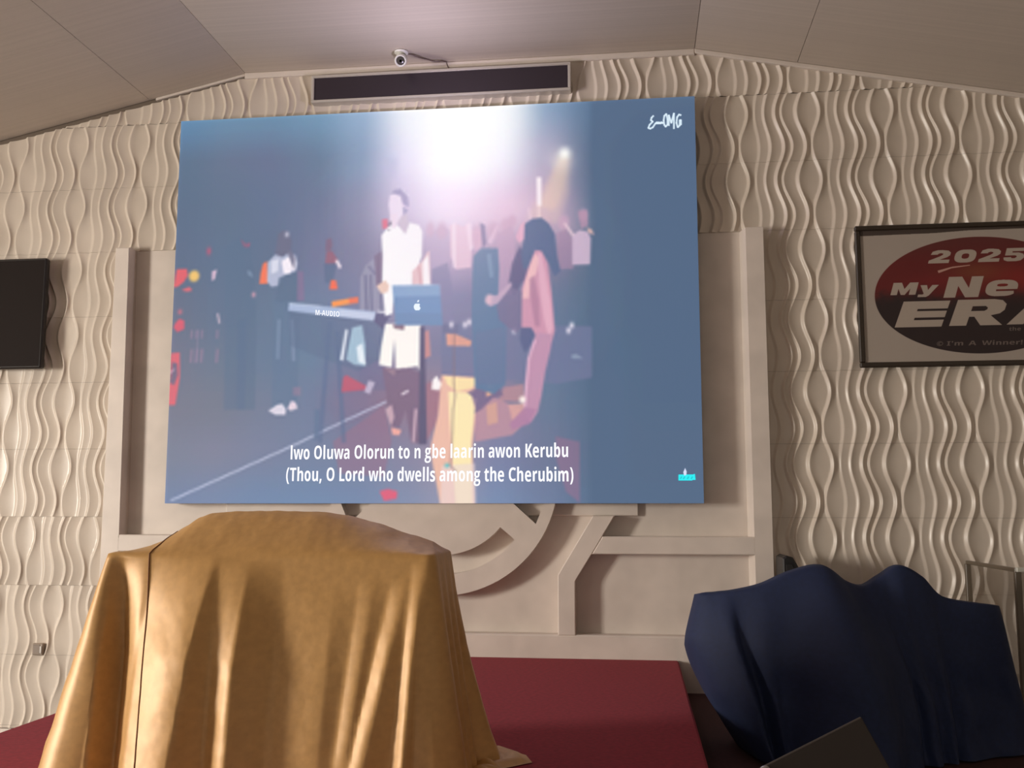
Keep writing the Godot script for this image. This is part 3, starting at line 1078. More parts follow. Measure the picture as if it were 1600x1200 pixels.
# flat lettering fitted into a box: left, baseline, width, cap height
func letters(text: String, parent: Node, material: Material, left: float, base: float, width: float, cap: float, z: float, slant := 0.0, tilt := 0.0, bolder := 0.0) -> void:
	var tm := TextMesh.new()
	tm.text = text
	var fv := FontVariation.new()
	fv.base_font = font()
	fv.variation_embolden = bolder
	tm.font = fv
	tm.font_size = 64
	tm.pixel_size = 0.01
	tm.depth = 0.0
	tm.curve_step = 1.0
	tm.horizontal_alignment = HORIZONTAL_ALIGNMENT_LEFT
	tm.vertical_alignment = VERTICAL_ALIGNMENT_BOTTOM
	var bounds := tm.get_aabb()
	var probe := TextMesh.new()
	probe.text = "H"
	probe.font = fv
	probe.font_size = 64
	probe.pixel_size = 0.01
	probe.depth = 0.0
	probe.vertical_alignment = VERTICAL_ALIGNMENT_BOTTOM
	var hb := probe.get_aabb()
	var sx := width / bounds.size.x
	var sy := cap / hb.size.y
	var o := MeshInstance3D.new()
	o.name = "lettering"
	o.mesh = tm
	o.material_override = material
	var bx := Vector3(sx, sx * tilt, 0)
	var by := Vector3(slant * sy, sy, 0)
	o.transform = Transform3D(Basis(bx, by, Vector3(0, 0, 1)), Vector3(left, base, z) - bx * bounds.position.x - by * hb.position.y)
	parent.add_child(o, true)


func led_screen() -> void:
	var t := thing("led_screen", "huge bright video wall showing singers on a stage, hung on the wavy wall", "screen", Vector3(-0.0075, 1.696, 0))
	part("cabinet", box_mesh(Vector3(-1.9045, 0, 0.03), Vector3(1.9045, 2.857, 0.148), 0.003), mat.black, t)
	var bracket := Soup.new()
	for x in [-1.4, -0.5, 0.5, 1.4]:
		bracket.box(Vector3(x - 0.04, 0.1, 0.0255), Vector3(x + 0.04, 2.75, 0.031), 0.0)
	part("bracket", bracket.mesh(), mat.black, t)
	var em := StandardMaterial3D.new()
	em.albedo_color = Color(0.02, 0.02, 0.02)
	em.roughness = 0.6
	em.emission_enabled = true
	em.emission = Color.WHITE
	em.emission_operator = BaseMaterial3D.EMISSION_OP_MULTIPLY
	em.emission_energy_multiplier = 1.0
	em.emission_texture = ImageTexture.create_from_image(paint_screen())
	em.texture_repeat = false
	var face := ArrayMesh.new()
	var arr := []
	arr.resize(Mesh.ARRAY_MAX)
	var w := 1.9045
	arr[Mesh.ARRAY_VERTEX] = PackedVector3Array([Vector3(-w, 2.857, 0.15), Vector3(w, 2.857, 0.15), Vector3(w, 0, 0.15), Vector3(-w, 0, 0.15)])
	arr[Mesh.ARRAY_NORMAL] = PackedVector3Array([Vector3.BACK, Vector3.BACK, Vector3.BACK, Vector3.BACK])
	arr[Mesh.ARRAY_TEX_UV] = PackedVector2Array([Vector2(0, 0), Vector2(1, 0), Vector2(1, 1), Vector2(0, 1)])
	arr[Mesh.ARRAY_INDEX] = PackedInt32Array([0, 1, 2, 0, 2, 3])
	face.add_surface_from_arrays(Mesh.PRIMITIVE_TRIANGLES, arr)
	var d := part("display", face, em, t)
	tag(d, "lit picture of singers, a keyboard and a laptop")
	var white := StandardMaterial3D.new()
	white.albedo_color = Color(0.1, 0.1, 0.1)
	white.emission_enabled = true
	white.emission = Color(0.98, 0.98, 1.0)
	white.emission_energy_multiplier = 1.05
	letters("lwo Oluwa Olorun to n gbe laarin awon Kerubu", t, white, -0.978, 0.310, 1.972, 0.094, 0.1525, 0.0, 0.003)
	letters("(Thou, O Lord who dwells among the Cherubim)", t, white, -1.007, 0.157, 2.036, 0.094, 0.1525, 0.0, -0.004)
	letters("M-AUDIO", t, white, -0.822, 1.349, 0.178, 0.038, 0.1525, 0.0, -0.1)
	# the spill of the picture's brightest patch
	var l := OmniLight3D.new()
	l.name = "screen_light"
	l.position = Vector3(0.05, 4.2, 0.75)
	l.light_color = Color(0.93, 0.88, 1.0)
	l.light_energy = 0.4
	l.omni_range = 20.0
	l.omni_attenuation = 2.0
	l.shadow_enabled = true
	add_child(l)


func ticker_sign() -> void:
	var t := thing("ticker_sign", "long narrow dark sign panel in a pale metal frame above the video wall", "sign", Vector3(0.045, 4.783, 0))
	var w := 0.975
	var h := 0.108
	for y in [[-h, -h + 0.022], [h - 0.022, h]]:
		part("frame_bar", box_mesh(Vector3(-w, y[0], -0.002), Vector3(w, y[1], 0.085), 0.004), mat.aluminium, t)
	for x in [[-w, -w + 0.022], [w - 0.022, w]]:
		part("frame_bar", box_mesh(Vector3(x[0], -h + 0.022, -0.002), Vector3(x[1], h - 0.022, 0.085), 0.004), mat.aluminium, t)
	var p := std(srgb(50, 42, 50), 0.28)
	part("dark_panel", box_mesh(Vector3(-w + 0.02, -h + 0.02, 0.0), Vector3(w - 0.02, h - 0.02, 0.074), 0), p, t)


func television() -> void:
	var t := thing("television", "wall mounted black television, switched off, left of the video wall", "television", Vector3(-3.68, 3.115, 0))
	part("body", box_mesh(Vector3(-0.745, -0.42, 0.085), Vector3(0.745, 0.42, 0.14), 0.012), mat.tv, t)
	part("screen", box_mesh(Vector3(-0.73, -0.405, 0.139), Vector3(0.73, 0.405, 0.1415), 0.0005), mat.tv_screen, t)
	part("wall_bracket", box_mesh(Vector3(-0.2, -0.2, 0.0255), Vector3(0.2, 0.2, 0.086), 0.004), mat.black, t)


func poster() -> void:
	var t := thing("framed_poster", "dark framed poster with a red and black oval and slanted white lettering", "poster", Vector3(0, 0, 0))
	var x0 := 2.972
	var x1 := 4.57
	var y0 := 2.612
	var y1 := 3.598
	var f := 0.034
	for q in [[x0, y0, x1, y0 + f], [x0, y1 - f, x1, y1], [x0, y0 + f, x0 + f, y1 - f], [x1 - f, y0 + f, x1, y1 - f]]:
		part("frame_bar", box_mesh(Vector3(q[0], q[1], 0.022), Vector3(q[2], q[3], 0.062), 0.006), mat.picture_frame, t)
	part("backing", box_mesh(Vector3(x0 + 0.01, y0 + 0.01, 0.02), Vector3(x1 - 0.01, y1 - 0.01, 0.046), 0), mat.picture_frame, t)
	# print: pale sheet, oval red above and near black below
	PW = 1024
	PH = 614
	var im := Image.create(PW, PH, false, Image.FORMAT_RGB8)
	im.fill(srgb(172, 160, 150))
	var sw := x1 - x0 - 2 * f
	var sh := y1 - y0 - 2 * f
	var noise := FastNoiseLite.new()
	noise.seed = 4
	noise.frequency = 0.012
	for py in PH:
		for px in PW:
			var x := x0 + f + sw * (px + 0.5) / PW
			var y := y1 - f - sh * (py + 0.5) / PH
			var ex := (x - 3.77) / 0.68
			var ey := (y - 3.097) / 0.4
			var d := sqrt(ex * ex + ey * ey)
			if d < 1.008:
				var k := smoothstep(3.03, 3.16, y + noise.get_noise_2d(px, py) * 0.05 + 0.03 * sin(x * 9.0))
				var c := srgb(44, 31, 32).lerp(srgb(104, 30, 30), k)
				c = c.lerp(srgb(96, 40, 38), smoothstep(3.3, 3.5, y))
				c = c.lerp(srgb(124, 72, 42), 0.8 * exp(-pow((x - 3.78) / 0.2, 2) - pow((y - 3.25) / 0.07, 2)))
				c = c.lerp(srgb(140, 38, 34), 0.8 * exp(-pow((x - 4.05) / 0.22, 2) - pow((y - 3.2) / 0.1, 2)))
				c = c.lerp(srgb(124, 32, 36), 0.6 * exp(-pow((x - 3.5) / 0.2, 2) - pow((y - 3.2) / 0.05, 2)))
				im.set_pixel(px, py, im.get_pixel(px, py).lerp(c, smoothstep(1.008, 1.0, d)))
	buf = im.get_data()
	# thin swoosh under the year, and the dark strip the sheet leaves at the top
	var sx := PW / sw
	for s in [[3.51, 3.262, 3.6, 3.29, 0.009], [3.6, 3.29, 3.72, 3.303, 0.005]]:
		var a := Vector2((s[0] - x0 - f) * sx, (y1 - f - s[1]) * sx)
		var b := Vector2((s[2] - x0 - f) * sx, (y1 - f - s[3]) * sx)
		var n: Vector2 = (b - a).orthogonal().normalized() * s[4] * sx
		fill(PackedVector2Array([a + n, b + n * 0.5, b - n * 0.5, a - n]), [200, 160, 148], 0.9)
	fill(PackedVector2Array([Vector2(0, 0), Vector2(PW, 0), Vector2(PW, 9), Vector2(480, 12), Vector2(330, 20), Vector2(0, 24)]), [66, 54, 48], 0.95)
	# heavy slanted lettering, printed: [glyph, left, base, width, height, slant]
	for g in [["2", 3.447, 3.322, 0.135, 0.09, 0.3], ["0", 3.61, 3.322, 0.14, 0.09, 0.3], ["2", 3.772, 3.322, 0.135, 0.09, 0.3], ["5", 3.93, 3.322, 0.132, 0.09, 0.3],
			["M", 3.19, 3.109, 0.165, 0.084, 0.3], ["y", 3.372, 3.109, 0.12, 0.084, 0.3], ["N", 3.535, 3.082, 0.226, 0.143, 0.31], ["e", 3.796, 3.084, 0.205, 0.143, 0.31], ["w", 4.05, 3.084, 0.25, 0.143, 0.31],
			["E", 3.208, 2.884, 0.305, 0.178, 0.38], ["R", 3.562, 2.887, 0.325, 0.178, 0.38], ["A", 3.932, 2.889, 0.32, 0.178, 0.2]]:
		var p := PackedVector2Array()
		for q in glyph(g[0]):
			var x: float = g[1] + q.x * g[3] + q.y * g[4] * g[5]
			var y: float = g[2] + q.y * g[4]
			p.append(Vector2((x - x0 - f) * sx, (y1 - f - y) * sx))
		fill(p, [176, 162, 150], 1.0)
	im = Image.create_from_data(PW, PH, false, Image.FORMAT_RGB8, buf)
	var pm := std(Color.WHITE, 0.55)
	pm.albedo_texture = ImageTexture.create_from_image(im)
	pm.texture_repeat = false
	var sheet := ArrayMesh.new()
	var arr := []
	arr.resize(Mesh.ARRAY_MAX)
	arr[Mesh.ARRAY_VERTEX] = PackedVector3Array([Vector3(x0 + f, y1 - f, 0.0475), Vector3(x1 - f, y1 - f, 0.0475), Vector3(x1 - f, y0 + f, 0.0475), Vector3(x0 + f, y0 + f, 0.0475)])
	arr[Mesh.ARRAY_NORMAL] = PackedVector3Array([Vector3.BACK, Vector3.BACK, Vector3.BACK, Vector3.BACK])
	arr[Mesh.ARRAY_TEX_UV] = PackedVector2Array([Vector2(0, 0), Vector2(1, 0), Vector2(1, 1), Vector2(0, 1)])
	arr[Mesh.ARRAY_INDEX] = PackedInt32Array([0, 1, 2, 0, 2, 3])
	sheet.add_surface_from_arrays(Mesh.PRIMITIVE_TRIANGLES, arr)
	part("print", sheet, pm, t)
	var z := 0.0485
	var dim := std(srgb(112, 98, 92), 0.6)
	letters("the", t, dim, 3.945, 2.846, 0.075, 0.024, z, 0.1)
	for w in [["©", 3.475, 0.04], ["I'm", 3.54, 0.105], ["A", 3.68, 0.05], ["Winner!", 3.765, 0.26]]:
		letters(w[0], t, dim, w[1], 2.752, w[2], 0.03, z, 0.15)


func ring(cx: float, cy: float, rx: float, ry: float, from: float, to: float, n := 20) -> Array:
	var out := []
	for k in n + 1:
		var a := deg_to_rad(lerpf(from, to, float(k) / n))
		var c := cos(a)
		var s := sin(a)
		out.append(Vector2(cx + rx * signf(c) * pow(absf(c), 0.72), cy + ry * signf(s) * pow(absf(s), 0.72)))
	return out


func points(flat: Array) -> Array:
	var out := []
	for i in range(0, flat.size(), 2):
		out.append(Vector2(flat[i], flat[i + 1]))
	return out


# heavy block letters in a box one wide and one high
func glyph(c: String) -> Array:
	match c:
		"E":
			return points([0, 0, 1, 0, 1, 0.27, 0.36, 0.27, 0.36, 0.36, 1, 0.36, 1, 0.61, 0.36, 0.61, 0.36, 0.70, 1, 0.70, 1, 1, 0, 1])
		"R":
			return points([0, 0, 0.34, 0, 0.34, 0.34, 0.44, 0.34, 0.62, 0, 1.05, 0, 0.76, 0.38, 0.93, 0.45, 1, 0.58, 1, 0.8, 0.9, 0.95, 0.72, 1, 0, 1, 0, 0, 0.34, 0.55, 0.6, 0.55, 0.65, 0.61, 0.65, 0.68, 0.6, 0.74, 0.34, 0.74, 0.34, 0.55])
		"A":
			return points([0, 0, 0.33, 0, 0.42, 0.2, 0.72, 0.2, 0.78, 0, 1.12, 0, 0.82, 1, 0.5, 1, 0, 0, 0.5, 0.4, 0.68, 0.4, 0.62, 0.72, 0.5, 0.4])
		"N":
			return points([0, 0, 0.34, 0, 0.34, 0.55, 0.62, 0, 1, 0, 1, 1, 0.66, 1, 0.66, 0.45, 0.38, 1, 0, 1])
		"M":
			return points([0, 0, 0.26, 0, 0.26, 0.5, 0.41, 0, 0.57, 0, 0.73, 0.5, 0.73, 0, 1, 0, 1, 1, 0.66, 1, 0.5, 0.48, 0.34, 1, 0, 1])
		"y":
			return points([0, 0.75, 0.36, 0.75, 0.48, 0.35, 0.64, 0.75, 1, 0.75, 0.6, -0.1, 0.46, -0.22, 0, -0.22, 0, -0.02, 0.22, -0.02, 0.3, 0.04])
		"w":
			return points([0, 0.78, 0.25, 0.78, 0.32, 0.35, 0.43, 0.78, 0.59, 0.78, 0.7, 0.35, 0.76, 0.78, 1, 0.78, 0.82, 0, 0.59, 0, 0.51, 0.38, 0.41, 0, 0.18, 0])
		"e":
			return ring(0.5, 0.39, 0.5, 0.39, -8, 322, 30) + points([0.9, 0.24, 0.34, 0.24, 0.34, 0.33, 0.995, 0.33]) + ring(0.5, 0.39, 0.5, 0.39, -8, -8, 1) + ring(0.5, 0.53, 0.17, 0.07, 0, 360, 14)
		"0":
			return ring(0.5, 0.5, 0.5, 0.5, 0, 360, 28) + ring(0.5, 0.5, 0.17, 0.2, 0, 360, 18)
		"2":
			return points([0, 0, 1, 0, 1, 0.26, 0.5, 0.26, 0.86, 0.46, 0.98, 0.6, 0.98, 0.8, 0.85, 0.95, 0.6, 1, 0.3, 1, 0.08, 0.9, 0.02, 0.66, 0.36, 0.66, 0.4, 0.74, 0.5, 0.78, 0.62, 0.74, 0.62, 0.65, 0.5, 0.53, 0, 0.22])
		"5":
			return points([0.05, 1, 1, 1, 1, 0.76, 0.38, 0.76, 0.38, 0.66, 0.7, 0.66, 0.92, 0.56, 1, 0.4, 1, 0.24, 0.88, 0.06, 0.66, 0, 0.25, 0, 0.05, 0.1, 0, 0.3, 0.36, 0.32, 0.42, 0.22, 0.55, 0.22, 0.64, 0.32, 0.62, 0.42, 0.5, 0.46, 0.05, 0.46])
	return []


# ---------------------------------------------------------------- stage
func stage() -> void:
	var t := thing("stage_platform", "stage platform covered in dark red carpet below the video wall", "stage", Vector3(0.14, 0, 2.0))
	part("platform", box_mesh(Vector3(-1.555, 0, -1.885), Vector3(1.565, STAGE_Y - 0.012, 1.9), 0.004), mat.wood, t)
	part("carpet", box_mesh(Vector3(-1.56, STAGE_Y - 0.2, -1.882), Vector3(1.57, STAGE_Y, 1.905), 0.012), mat.carpet, t)
	var s := thing("side_platform", "lower dark carpeted step to the right of the red stage", "step", Vector3(4.0, 0, 2.0))
	part("step_body", box_mesh(Vector3(-2.285, 0, -1.97), Vector3(2.6, SIDE_Y, 1.9), 0.008), mat.dark_carpet, s)


# ---------------------------------------------------------------- cloths
func mound(x: float) -> float:
	var k := [[-0.7, 0.0], [-0.58, 0.0], [-0.5, 0.022], [-0.44, 0.05], [-0.375, 0.1], [-0.32, 0.135], [-0.27, 0.15], [-0.15, 0.158], [0.16, 0.158], [0.3, 0.142], [0.42, 0.112], [0.56, 0.068], [0.7, 0.022], [0.8, 0.0]]
	for i in k.size() - 1:
		if x <= k[i + 1][0]:
			return lerpf(k[i][1], k[i + 1][1], smoothstep(0.0, 1.0, clampf((x - k[i][0]) / (k[i + 1][0] - k[i][0]), 0, 1)) * 0.4 + 0.6 * clampf((x - k[i][0]) / (k[i + 1][0] - k[i][0]), 0, 1))
	return 0.0


# a point round the covered stand: u 0..1 front left > front right > back right > back left; [place, outward normal, side share of the front]
func round_plan(u: float, w: float, d: float, r: float) -> Array:
	var lx := w - 2 * r
	var lz := d - 2 * r
	var arc := PI * r / 2
	var s := fposmod(u, 1.0) * (2 * lx + 2 * lz + 4 * arc)
	var cx := w / 2 - r
	var cz := d / 2 - r
	if s < lx:
		return [Vector2(-cx + s, d / 2), Vector2(0, 1), s / lx]
	s -= lx
	if s < arc:
		var a := s / r
		return [Vector2(cx + sin(a) * r, cz + cos(a) * r), Vector2(sin(a), cos(a)), 1.0 + s / lx]
	s -= arc
	if s < lz:
		return [Vector2(w / 2, cz - s), Vector2(1, 0), 2.0]
	s -= lz
	if s < arc:
		var a := s / r
		return [Vector2(cx + cos(a) * r, -cz - sin(a) * r), Vector2(cos(a), -sin(a)), 2.5]
	s -= arc
	if s < lx:
		return [Vector2(cx - s, -d / 2), Vector2(0, -1), 3.0]
	s -= lx
	if s < arc:
		var a := s / r
		return [Vector2(-cx - sin(a) * r, -cz - cos(a) * r), Vector2(-sin(a), -cos(a)), 3.5]
	s -= arc
	if s < lz:
		return [Vector2(-w / 2, -cz + s), Vector2(-1, 0), 4.0]
	s -= lz
	var b := s / r
	return [Vector2(-cx - cos(b) * r, cz + sin(b) * r), Vector2(-cos(b), sin(b)), -(1.0 - b / (PI / 2)) * arc / lx]


# folds of the front: [place at the top, place at the hem, width left of the crest, right of it, depth, where it starts]
const FOLDS := [[0.035, 0.075, 0.05, 0.08, -0.095, 0.0], [0.345, 0.30, 0.2, 0.11, 0.10, 0.0], [0.45, 0.475, 0.09, 0.12, 0.085, 0.02], [0.73, 0.72, 0.17, 0.1, 0.024, 0.15], [0.85, 0.80, 0.045, 0.06, 0.022, 0.1], [0.96, 0.845, 0.05, 0.1, 0.042, 0.1], [1.0, 0.97, 0.04, 0.04, 0.04, 0.02]]


func gold_cloth() -> void:
	var c := Vector3(0.055, 0, 3.15)
	var top := 1.492
	var nu := 320
	var rows := []
	var noise := FastNoiseLite.new()
	noise.seed = 31
	noise.frequency = 2.2
	var low := STAGE_Y + 0.006
	# the covered top, from its ridge out to the edge
	for k in 9:
		var s := k / 9.0
		var line := PackedVector3Array()
		for i in nu:
			var q := round_plan(float(i) / nu, 1.29, 0.36, 0.03)
			var e: Vector2 = q[0]
			var ridge := Vector2(clampf(e.x, -0.6, 0.6) * 0.98, -0.06)
			var p := ridge.lerp(e, s)
			var y := top + mound(p.x + c.x) * (1.0 - pow(s, 1.25)) + 0.004 * noise.get_noise_2d(p.x * 3, p.y * 3)
			line.append(Vector3(c.x + p.x, y, c.z + p.y))
		rows.append(line)
	# the skirt
	for k in 44:
		var v := k / 43.0
		var line := PackedVector3Array()
		for i in nu:
			var q := round_plan(float(i) / nu, 1.29, 0.36, 0.03)
			var n: Vector2 = q[1]
			var f: float = q[2]
			var out := 0.008 * sqrt(v) + v * (0.14 if n.x < 0 else 0.10) * absf(n.x) + v * 0.17 * maxf(n.y, 0) + v * 0.10 * maxf(-n.y, 0)
			var fold := 0.0
			if f > -0.35 and f < 1.3:
				for g in FOLDS:
					var at := lerpf(g[0], g[1], v)
					var t: float = (f - at) / (g[2] if f < at else g[3])
					t = absf(t)
					if t < 1.0:
						var start := clampf((v - g[5]) / 0.45, 0, 1)
						fold += g[4] * pow(start, 0.7) * (1.0 - t * t * (1.6 - 0.6 * t)) if f < at else g[4] * pow(start, 0.7) * pow(1.0 - t, 1.5)
			elif f >= 2.0 and f < 2.3:
				fold += -0.02 * v * sin(float(i) / nu * TAU * 30)
			else:
				fold += 0.03 * v * sin(float(i) / nu * TAU * 14)
			if f >= 2.4 and f < 2.6:
				fold += 0.10 * v * v          # the corner at the back right flares
			out += fold
			var p: Vector2 = q[0] + n * out
			var y := lerpf(top - 0.004, low, v)
			y += 0.012 * noise.get_noise_2d(p.x * 2.0, y * 2.0 + p.y) * sin(PI * v)
			p += n * 0.004 * noise.get_noise_3d(p.x * 3.0, y * 4.0, p.y * 3.0) * v
			line.append(Vector3(c.x + p.x, y, c.z + p.y))
		rows.append(line)
	# the hem lies out on the carpet, most of all at the right
	for k in 6:
		var v := (k + 1) / 6.0
		var line := PackedVector3Array()
		var last: PackedVector3Array = rows[8 + 44]
		for i in nu:
			var q := round_plan(float(i) / nu, 1.29, 0.36, 0.03)
			var n: Vector2 = q[1]
			var reach := 0.03 + 0.10 * maxf(n.x, 0)
			var base := last[i]
			var bump := 0.05 * maxf(n.x, 0) * sin(PI * minf(v * 1.1, 1.0)) * (0.6 + 0.6 * noise.get_noise_2d(i * 0.05, 7.0))
			line.append(Vector3(base.x + n.x * reach * v, low + bump * (1.0 if v < 0.95 else 0.0) - 0.002 * v, base.z + n.y * reach * v))
		rows.append(line)
	var s := Soup.new()
	s.sheet(rows, true, c + Vector3(0, 1.1, 0))
	var t := thing("gold_drape", "gold satin cloth draped to the floor over a tall stand on the red stage", "cloth", Vector3(c.x, STAGE_Y, c.z))
	part("cloth", s.mesh(), mat.gold, t, -Vector3(c.x, STAGE_Y, c.z))
	# the sewn seam down the left of the front
	var seam := []
	for r in range(1, 53):
		var u := lerpf(0.122, 0.205, clampf((r - 9) / 43.0, 0, 1)) * 1.23 / (2 * 1.23 + 2 * 0.30 + 4 * PI * 0.015) * nu
		var p: Vector3 = (rows[r][int(u)] as Vector3).lerp(rows[r][int(u) + 1], u - int(u))
		seam.append(p + Vector3(0, 0.001, 0.0005))
	var ss := Soup.new()
	ss.tube(seam, 0.0028, 6)
	part("seam", ss.mesh(), mat.seam, t, -Vector3(c.x, STAGE_Y, c.z))


# columns round the blue cloth: four points each, from its top edge to the hem
const BLUE := [
	[1.754, 1.227, 1.70, 1.695, 1.00, 1.72, 1.80, 0.76, 1.80, 1.98, 0.47, 1.85],
	[1.84, 1.237, 1.78, 1.88, 1.02, 1.95, 1.95, 0.76, 2.03, 2.05, 0.47, 2.03],
	[1.93, 1.25, 1.82, 1.95, 1.02, 1.94, 2.02, 0.76, 1.98, 2.09, 0.46, 1.98],
	[2.06, 1.283, 1.85, 2.05, 1.0, 2.0, 2.09, 0.75, 2.0, 2.14, 0.46, 2.0],
	[2.21, 1.348, 1.85, 2.22, 1.0, 2.08, 2.24, 0.75, 2.09, 2.25, 0.46, 2.09],
	[2.36, 1.379, 1.85, 2.42, 1.05, 2.2, 2.46, 0.75, 2.28, 2.5, 0.46, 2.3],
	[2.47, 1.305, 1.85, 2.56, 1.02, 2.08, 2.62, 0.75, 2.12, 2.65, 0.46, 2.12],
	[2.56, 1.281, 1.82, 2.66, 1.0, 1.96, 2.72, 0.75, 1.97, 2.75, 0.46, 1.97],
	[2.65, 1.33, 1.80, 2.71, 1.0, 1.92, 2.78, 0.75, 1.92, 2.82, 0.46, 1.92],
	[2.74, 1.379, 1.80, 2.78, 1.02, 1.9, 2.86, 0.75, 1.88, 2.9, 0.46, 1.88],
	[2.84, 1.33, 1.79, 2.88, 1.0, 1.85, 2.93, 0.75, 1.83, 2.96, 0.46, 1.83],
	[2.95, 1.225, 1.78, 2.98, 0.98, 1.8, 3.01, 0.75, 1.78, 3.03, 0.46, 1.78],
	[3.21, 1.185, 1.72, 3.25, 0.95, 1.7, 3.28, 0.72, 1.65, 3.3, 0.46, 1.65],
	[3.2, 1.175, 1.45, 3.28, 0.9, 1.4, 3.33, 0.7, 1.4, 3.35, 0.46, 1.4],
	[2.75, 1.2, 1.4, 2.75, 0.9, 1.33, 2.75, 0.7, 1.3, 2.75, 0.46, 1.3],
	[2.3, 1.2, 1.4, 2.3, 0.9, 1.33, 2.3, 0.7, 1.3, 2.3, 0.46, 1.3],
	[1.8, 1.2, 1.45, 1.76, 0.9, 1.42, 1.82, 0.7, 1.45, 1.95, 0.46, 1.45]]


func blue_cloth() -> void:
	var n := BLUE.size()
	var per := 12
	var nv := 40
	var rows := []
	var noise := FastNoiseLite.new()
	noise.seed = 77
	noise.frequency = 3.0
	# top, closed along a spine
	for k in 6:
		rows.append(PackedVector3Array())
	for k in nv:
		rows.append(PackedVector3Array())
	for i in n:
		for s in per:
			var t := float(s) / per
			var q := []
			for k in 4:
				var pts := []
				for o in [-1, 0, 1, 2]:
					var b: Array = BLUE[(i + o + n) % n]
					pts.append(Vector3(b[k * 3], b[k * 3 + 1], b[k * 3 + 2]))
				q.append((pts[1] as Vector3).cubic_interpolate(pts[2], pts[0], pts[3], t))
			var head: Vector3 = q[0]
			var spine := Vector3(clampf(head.x, 1.85, 3.1), head.y - 0.02, 1.6)
			for k in 6:
				rows[k].append(spine.lerp(head, k / 6.0) + Vector3(0, 0.012 * sin(PI * k / 6.0), 0))
			for k in nv:
				var v := k / (nv - 1.0) * 3.0
				var a := mini(int(v), 2)
				var p: Vector3 = (q[a] as Vector3).cubic_interpolate(q[a + 1], q[maxi(a - 1, 0)] if a > 0 else q[0] + (q[0] - q[1]) * 0.3 + Vector3(0, 0.0, -0.1), q[mini(a + 2, 3)], v - a)
				if i == 0 or i == n - 1:
					p = p.lerp((q[a] as Vector3).lerp(q[a + 1], v - a), 0.75 * (1.0 - t if i == 0 else t))
				var w := v / 3.0
				p += Vector3(0.4, 0, 1) * (0.022 * w * sin((i + t) * 4.6 + 1.5 * w) + 0.015 * w * noise.get_noise_2d((i + t) * 0.5, w))
				rows[6 + k].append(p)
	var st := Soup.new()
	st.sheet(rows, true, Vector3(2.5, 0.8, 1.62))
	var t2 := thing("blue_drape", "dark blue cloth thrown over two humped shapes right of the stage", "cloth", Vector3(2.5, SIDE_Y, 1.7))
	part("cloth", st.mesh(), mat.blue, t2, -Vector3(2.5, SIDE_Y, 1.7))


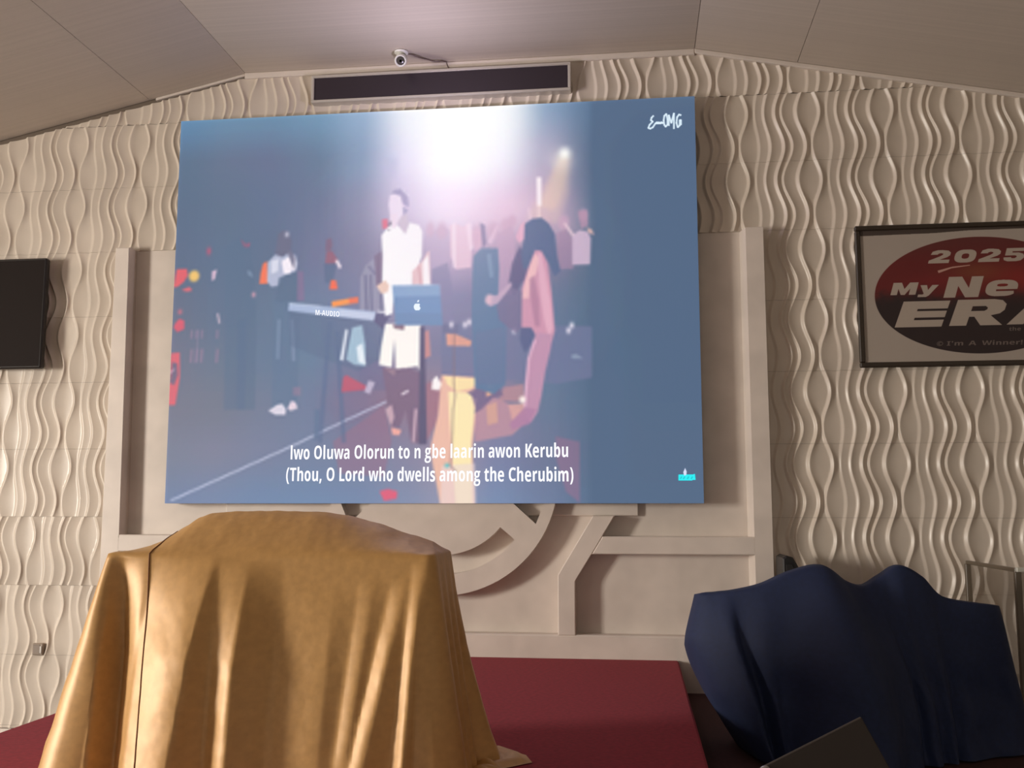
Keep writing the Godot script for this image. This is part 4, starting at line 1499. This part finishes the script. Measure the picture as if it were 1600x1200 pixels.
# ---------------------------------------------------------------- small things
func small_things() -> void:
	# security camera on the ceiling
	var cm := thing("security_camera", "small white security camera on the ceiling above the dark sign", "camera", Vector3(-0.206, CEIL_FLAT, 0.235))
	var s := Soup.new()
	s.lathe([[0.0, 0.0], [0.05, 0.0], [0.05, -0.012], [0.02, -0.02], [0.0, -0.02]], Vector3.ZERO, Vector3.UP, 24)
	part("mount", s.mesh(), mat.white, cm)
	s = Soup.new()
	var ax := Vector3(0.12, -0.55, 0.83).normalized()
	s.lathe([[0.0, -0.05], [0.034, -0.046], [0.043, -0.03], [0.044, 0.05], [0.04, 0.058], [0.034, 0.058], [0.032, 0.05], [0.0, 0.05]], Vector3(0.0, -0.062, 0.0), ax, 24)
	part("housing", s.mesh(), mat.white, cm)
	s = Soup.new()
	s.lathe([[0.031, 0.0505], [0.03, 0.054], [0.018, 0.057], [0.0, 0.058]], Vector3(0.0, -0.062, 0.0), ax, 20)
	part("lens", s.mesh(), std(srgb(72, 68, 66), 0.2), cm)

	# loose cable beside it
	s = Soup.new()
	var pts := []
	for k in 25:
		var t := k / 24.0
		pts.append(Vector3(lerpf(-0.16, 0.09, t), CEIL_FLAT - 0.006 - 0.012 * sin(PI * t * 2.0) * sin(PI * t * 2.0), 0.20 - 0.17 * t + 0.02 * sin(t * 9.0)))
	for k in 6:
		pts.append(Vector3(0.09 + 0.004 * k, CEIL_FLAT - 0.006 - 0.012 * k, 0.032))
	s.tube(pts, 0.005, 6)
	tag(part("cable", s.mesh(), std(srgb(120, 104, 100), 0.6), self), "thin grey cable running from the security camera to the wall", "cable")

	# socket low on the left wall
	var so := thing("wall_socket", "small grey socket box on the wavy wall low at the left", "socket", Vector3(-2.895, 0.645, 0.012))
	part("box", box_mesh(Vector3(-0.045, -0.045, -0.008), Vector3(0.04, 0.04, 0.02), 0.006), std(srgb(150, 134, 120), 0.5), so)
	part("face_plate", box_mesh(Vector3(-0.034, -0.034, 0.019), Vector3(0.018, 0.03, 0.024), 0.003), std(srgb(128, 112, 100), 0.45), so)
	part("plug", box_mesh(Vector3(0.02, -0.03, 0.018), Vector3(0.032, 0.02, 0.03), 0.003), mat.white, so)

	# black monitor loudspeaker leaning behind the blue cloth
	var sp := thing("floor_monitor", "black wedge loudspeaker between the plaster frame and the blue cloth", "speaker", Vector3(2.348, SIDE_Y, 0.15))
	part("cabinet", slab_mesh([[0.01, 0], [0.34, 0], [0.34, 0.42], [0.075, 0.905], [0.035, 0.915], [0.01, 0.90]], 0.0, 0.3, 0.01), mat.black, sp)
	part("grille", slab_mesh([[0.03, 0.03], [0.31, 0.03], [0.31, 0.41], [0.07, 0.86], [0.03, 0.86]], 0.299, 0.306, 0.003), std(srgb(34, 32, 32), 0.8), sp)

	# clear acrylic pulpit box at the right edge
	var ac := thing("acrylic_stand", "clear tinted acrylic stand behind the right end of the blue cloth", "stand", Vector3(3.46, SIDE_Y, 0.47))
	var h := 0.895
	part("side_panel", box_mesh(Vector3(0.0, 0.02, 0.02), Vector3(0.008, h - 0.02, 0.81), 0), mat.acrylic, ac)
	part("front_panel", box_mesh(Vector3(0.02, 0.02, 0.822), Vector3(0.78, h - 0.02, 0.83), 0), mat.acrylic, ac)
	part("side_panel", box_mesh(Vector3(0.79, 0.02, 0.02), Vector3(0.798, h - 0.02, 0.81), 0), mat.acrylic, ac)
	for x in [-0.006, 0.784]:
		part("edge_strip", box_mesh(Vector3(x, h - 0.022, 0.0), Vector3(x + 0.02, h, 0.81), 0.003), mat.acrylic_edge, ac)
		for z in [0.0, 0.81]:
			part("corner_post", box_mesh(Vector3(x - 0.008, 0.0, z), Vector3(x + 0.024, h - 0.02, z + 0.03), 0.003), mat.acrylic_edge, ac)
	part("front_edge", box_mesh(Vector3(-0.004, h - 0.02, 0.812), Vector3(0.8, h + 0.004, 0.842), 0.003), mat.acrylic_light, ac)

	# dark board at the bottom of the view, in front of the blue cloth
	var bd := thing("tilted_board", "dark brown flat board tilted on a stand in front of the blue cloth", "board", Vector3(1.93, 0, 4.5))
	var roll := Basis(Vector3(0, 0, 1), deg_to_rad(27.5))
	var corner := Vector3(0.029, 1.176, 0.0)
	s = Soup.new()
	s.box(Vector3(-0.5, -0.36, -0.005), Vector3(0, 0, 0.005), 0.002)
	var b := part("board", s.mesh(), mat.wood, bd, corner)
	b.basis = roll
	s = Soup.new()
	s.lathe([[0.0, -0.02], [0.012, -0.018], [0.014, 0.0], [0.012, 0.012], [0.0, 0.016]], Vector3(-0.197, 1.05, 0.022), Vector3(0, 0.3, 1), 18)
	tag(part("clamp_knob", s.mesh(), mat.chrome, bd), "chrome clamp knob")
	s = Soup.new()
	s.tube([Vector3(-0.08, 0.02, -0.03), Vector3(-0.08, 0.9, -0.03)], 0.012, 10)
	part("pole", s.mesh(), mat.black, bd)
	for k in 3:
		var a := TAU * k / 3.0 + 0.4
		s = Soup.new()
		s.tube([Vector3(-0.08, 0.3, -0.03), Vector3(-0.08 + cos(a) * 0.28, 0.012, -0.03 + sin(a) * 0.28)], 0.009, 8)
		part("leg", s.mesh(), mat.black, bd)
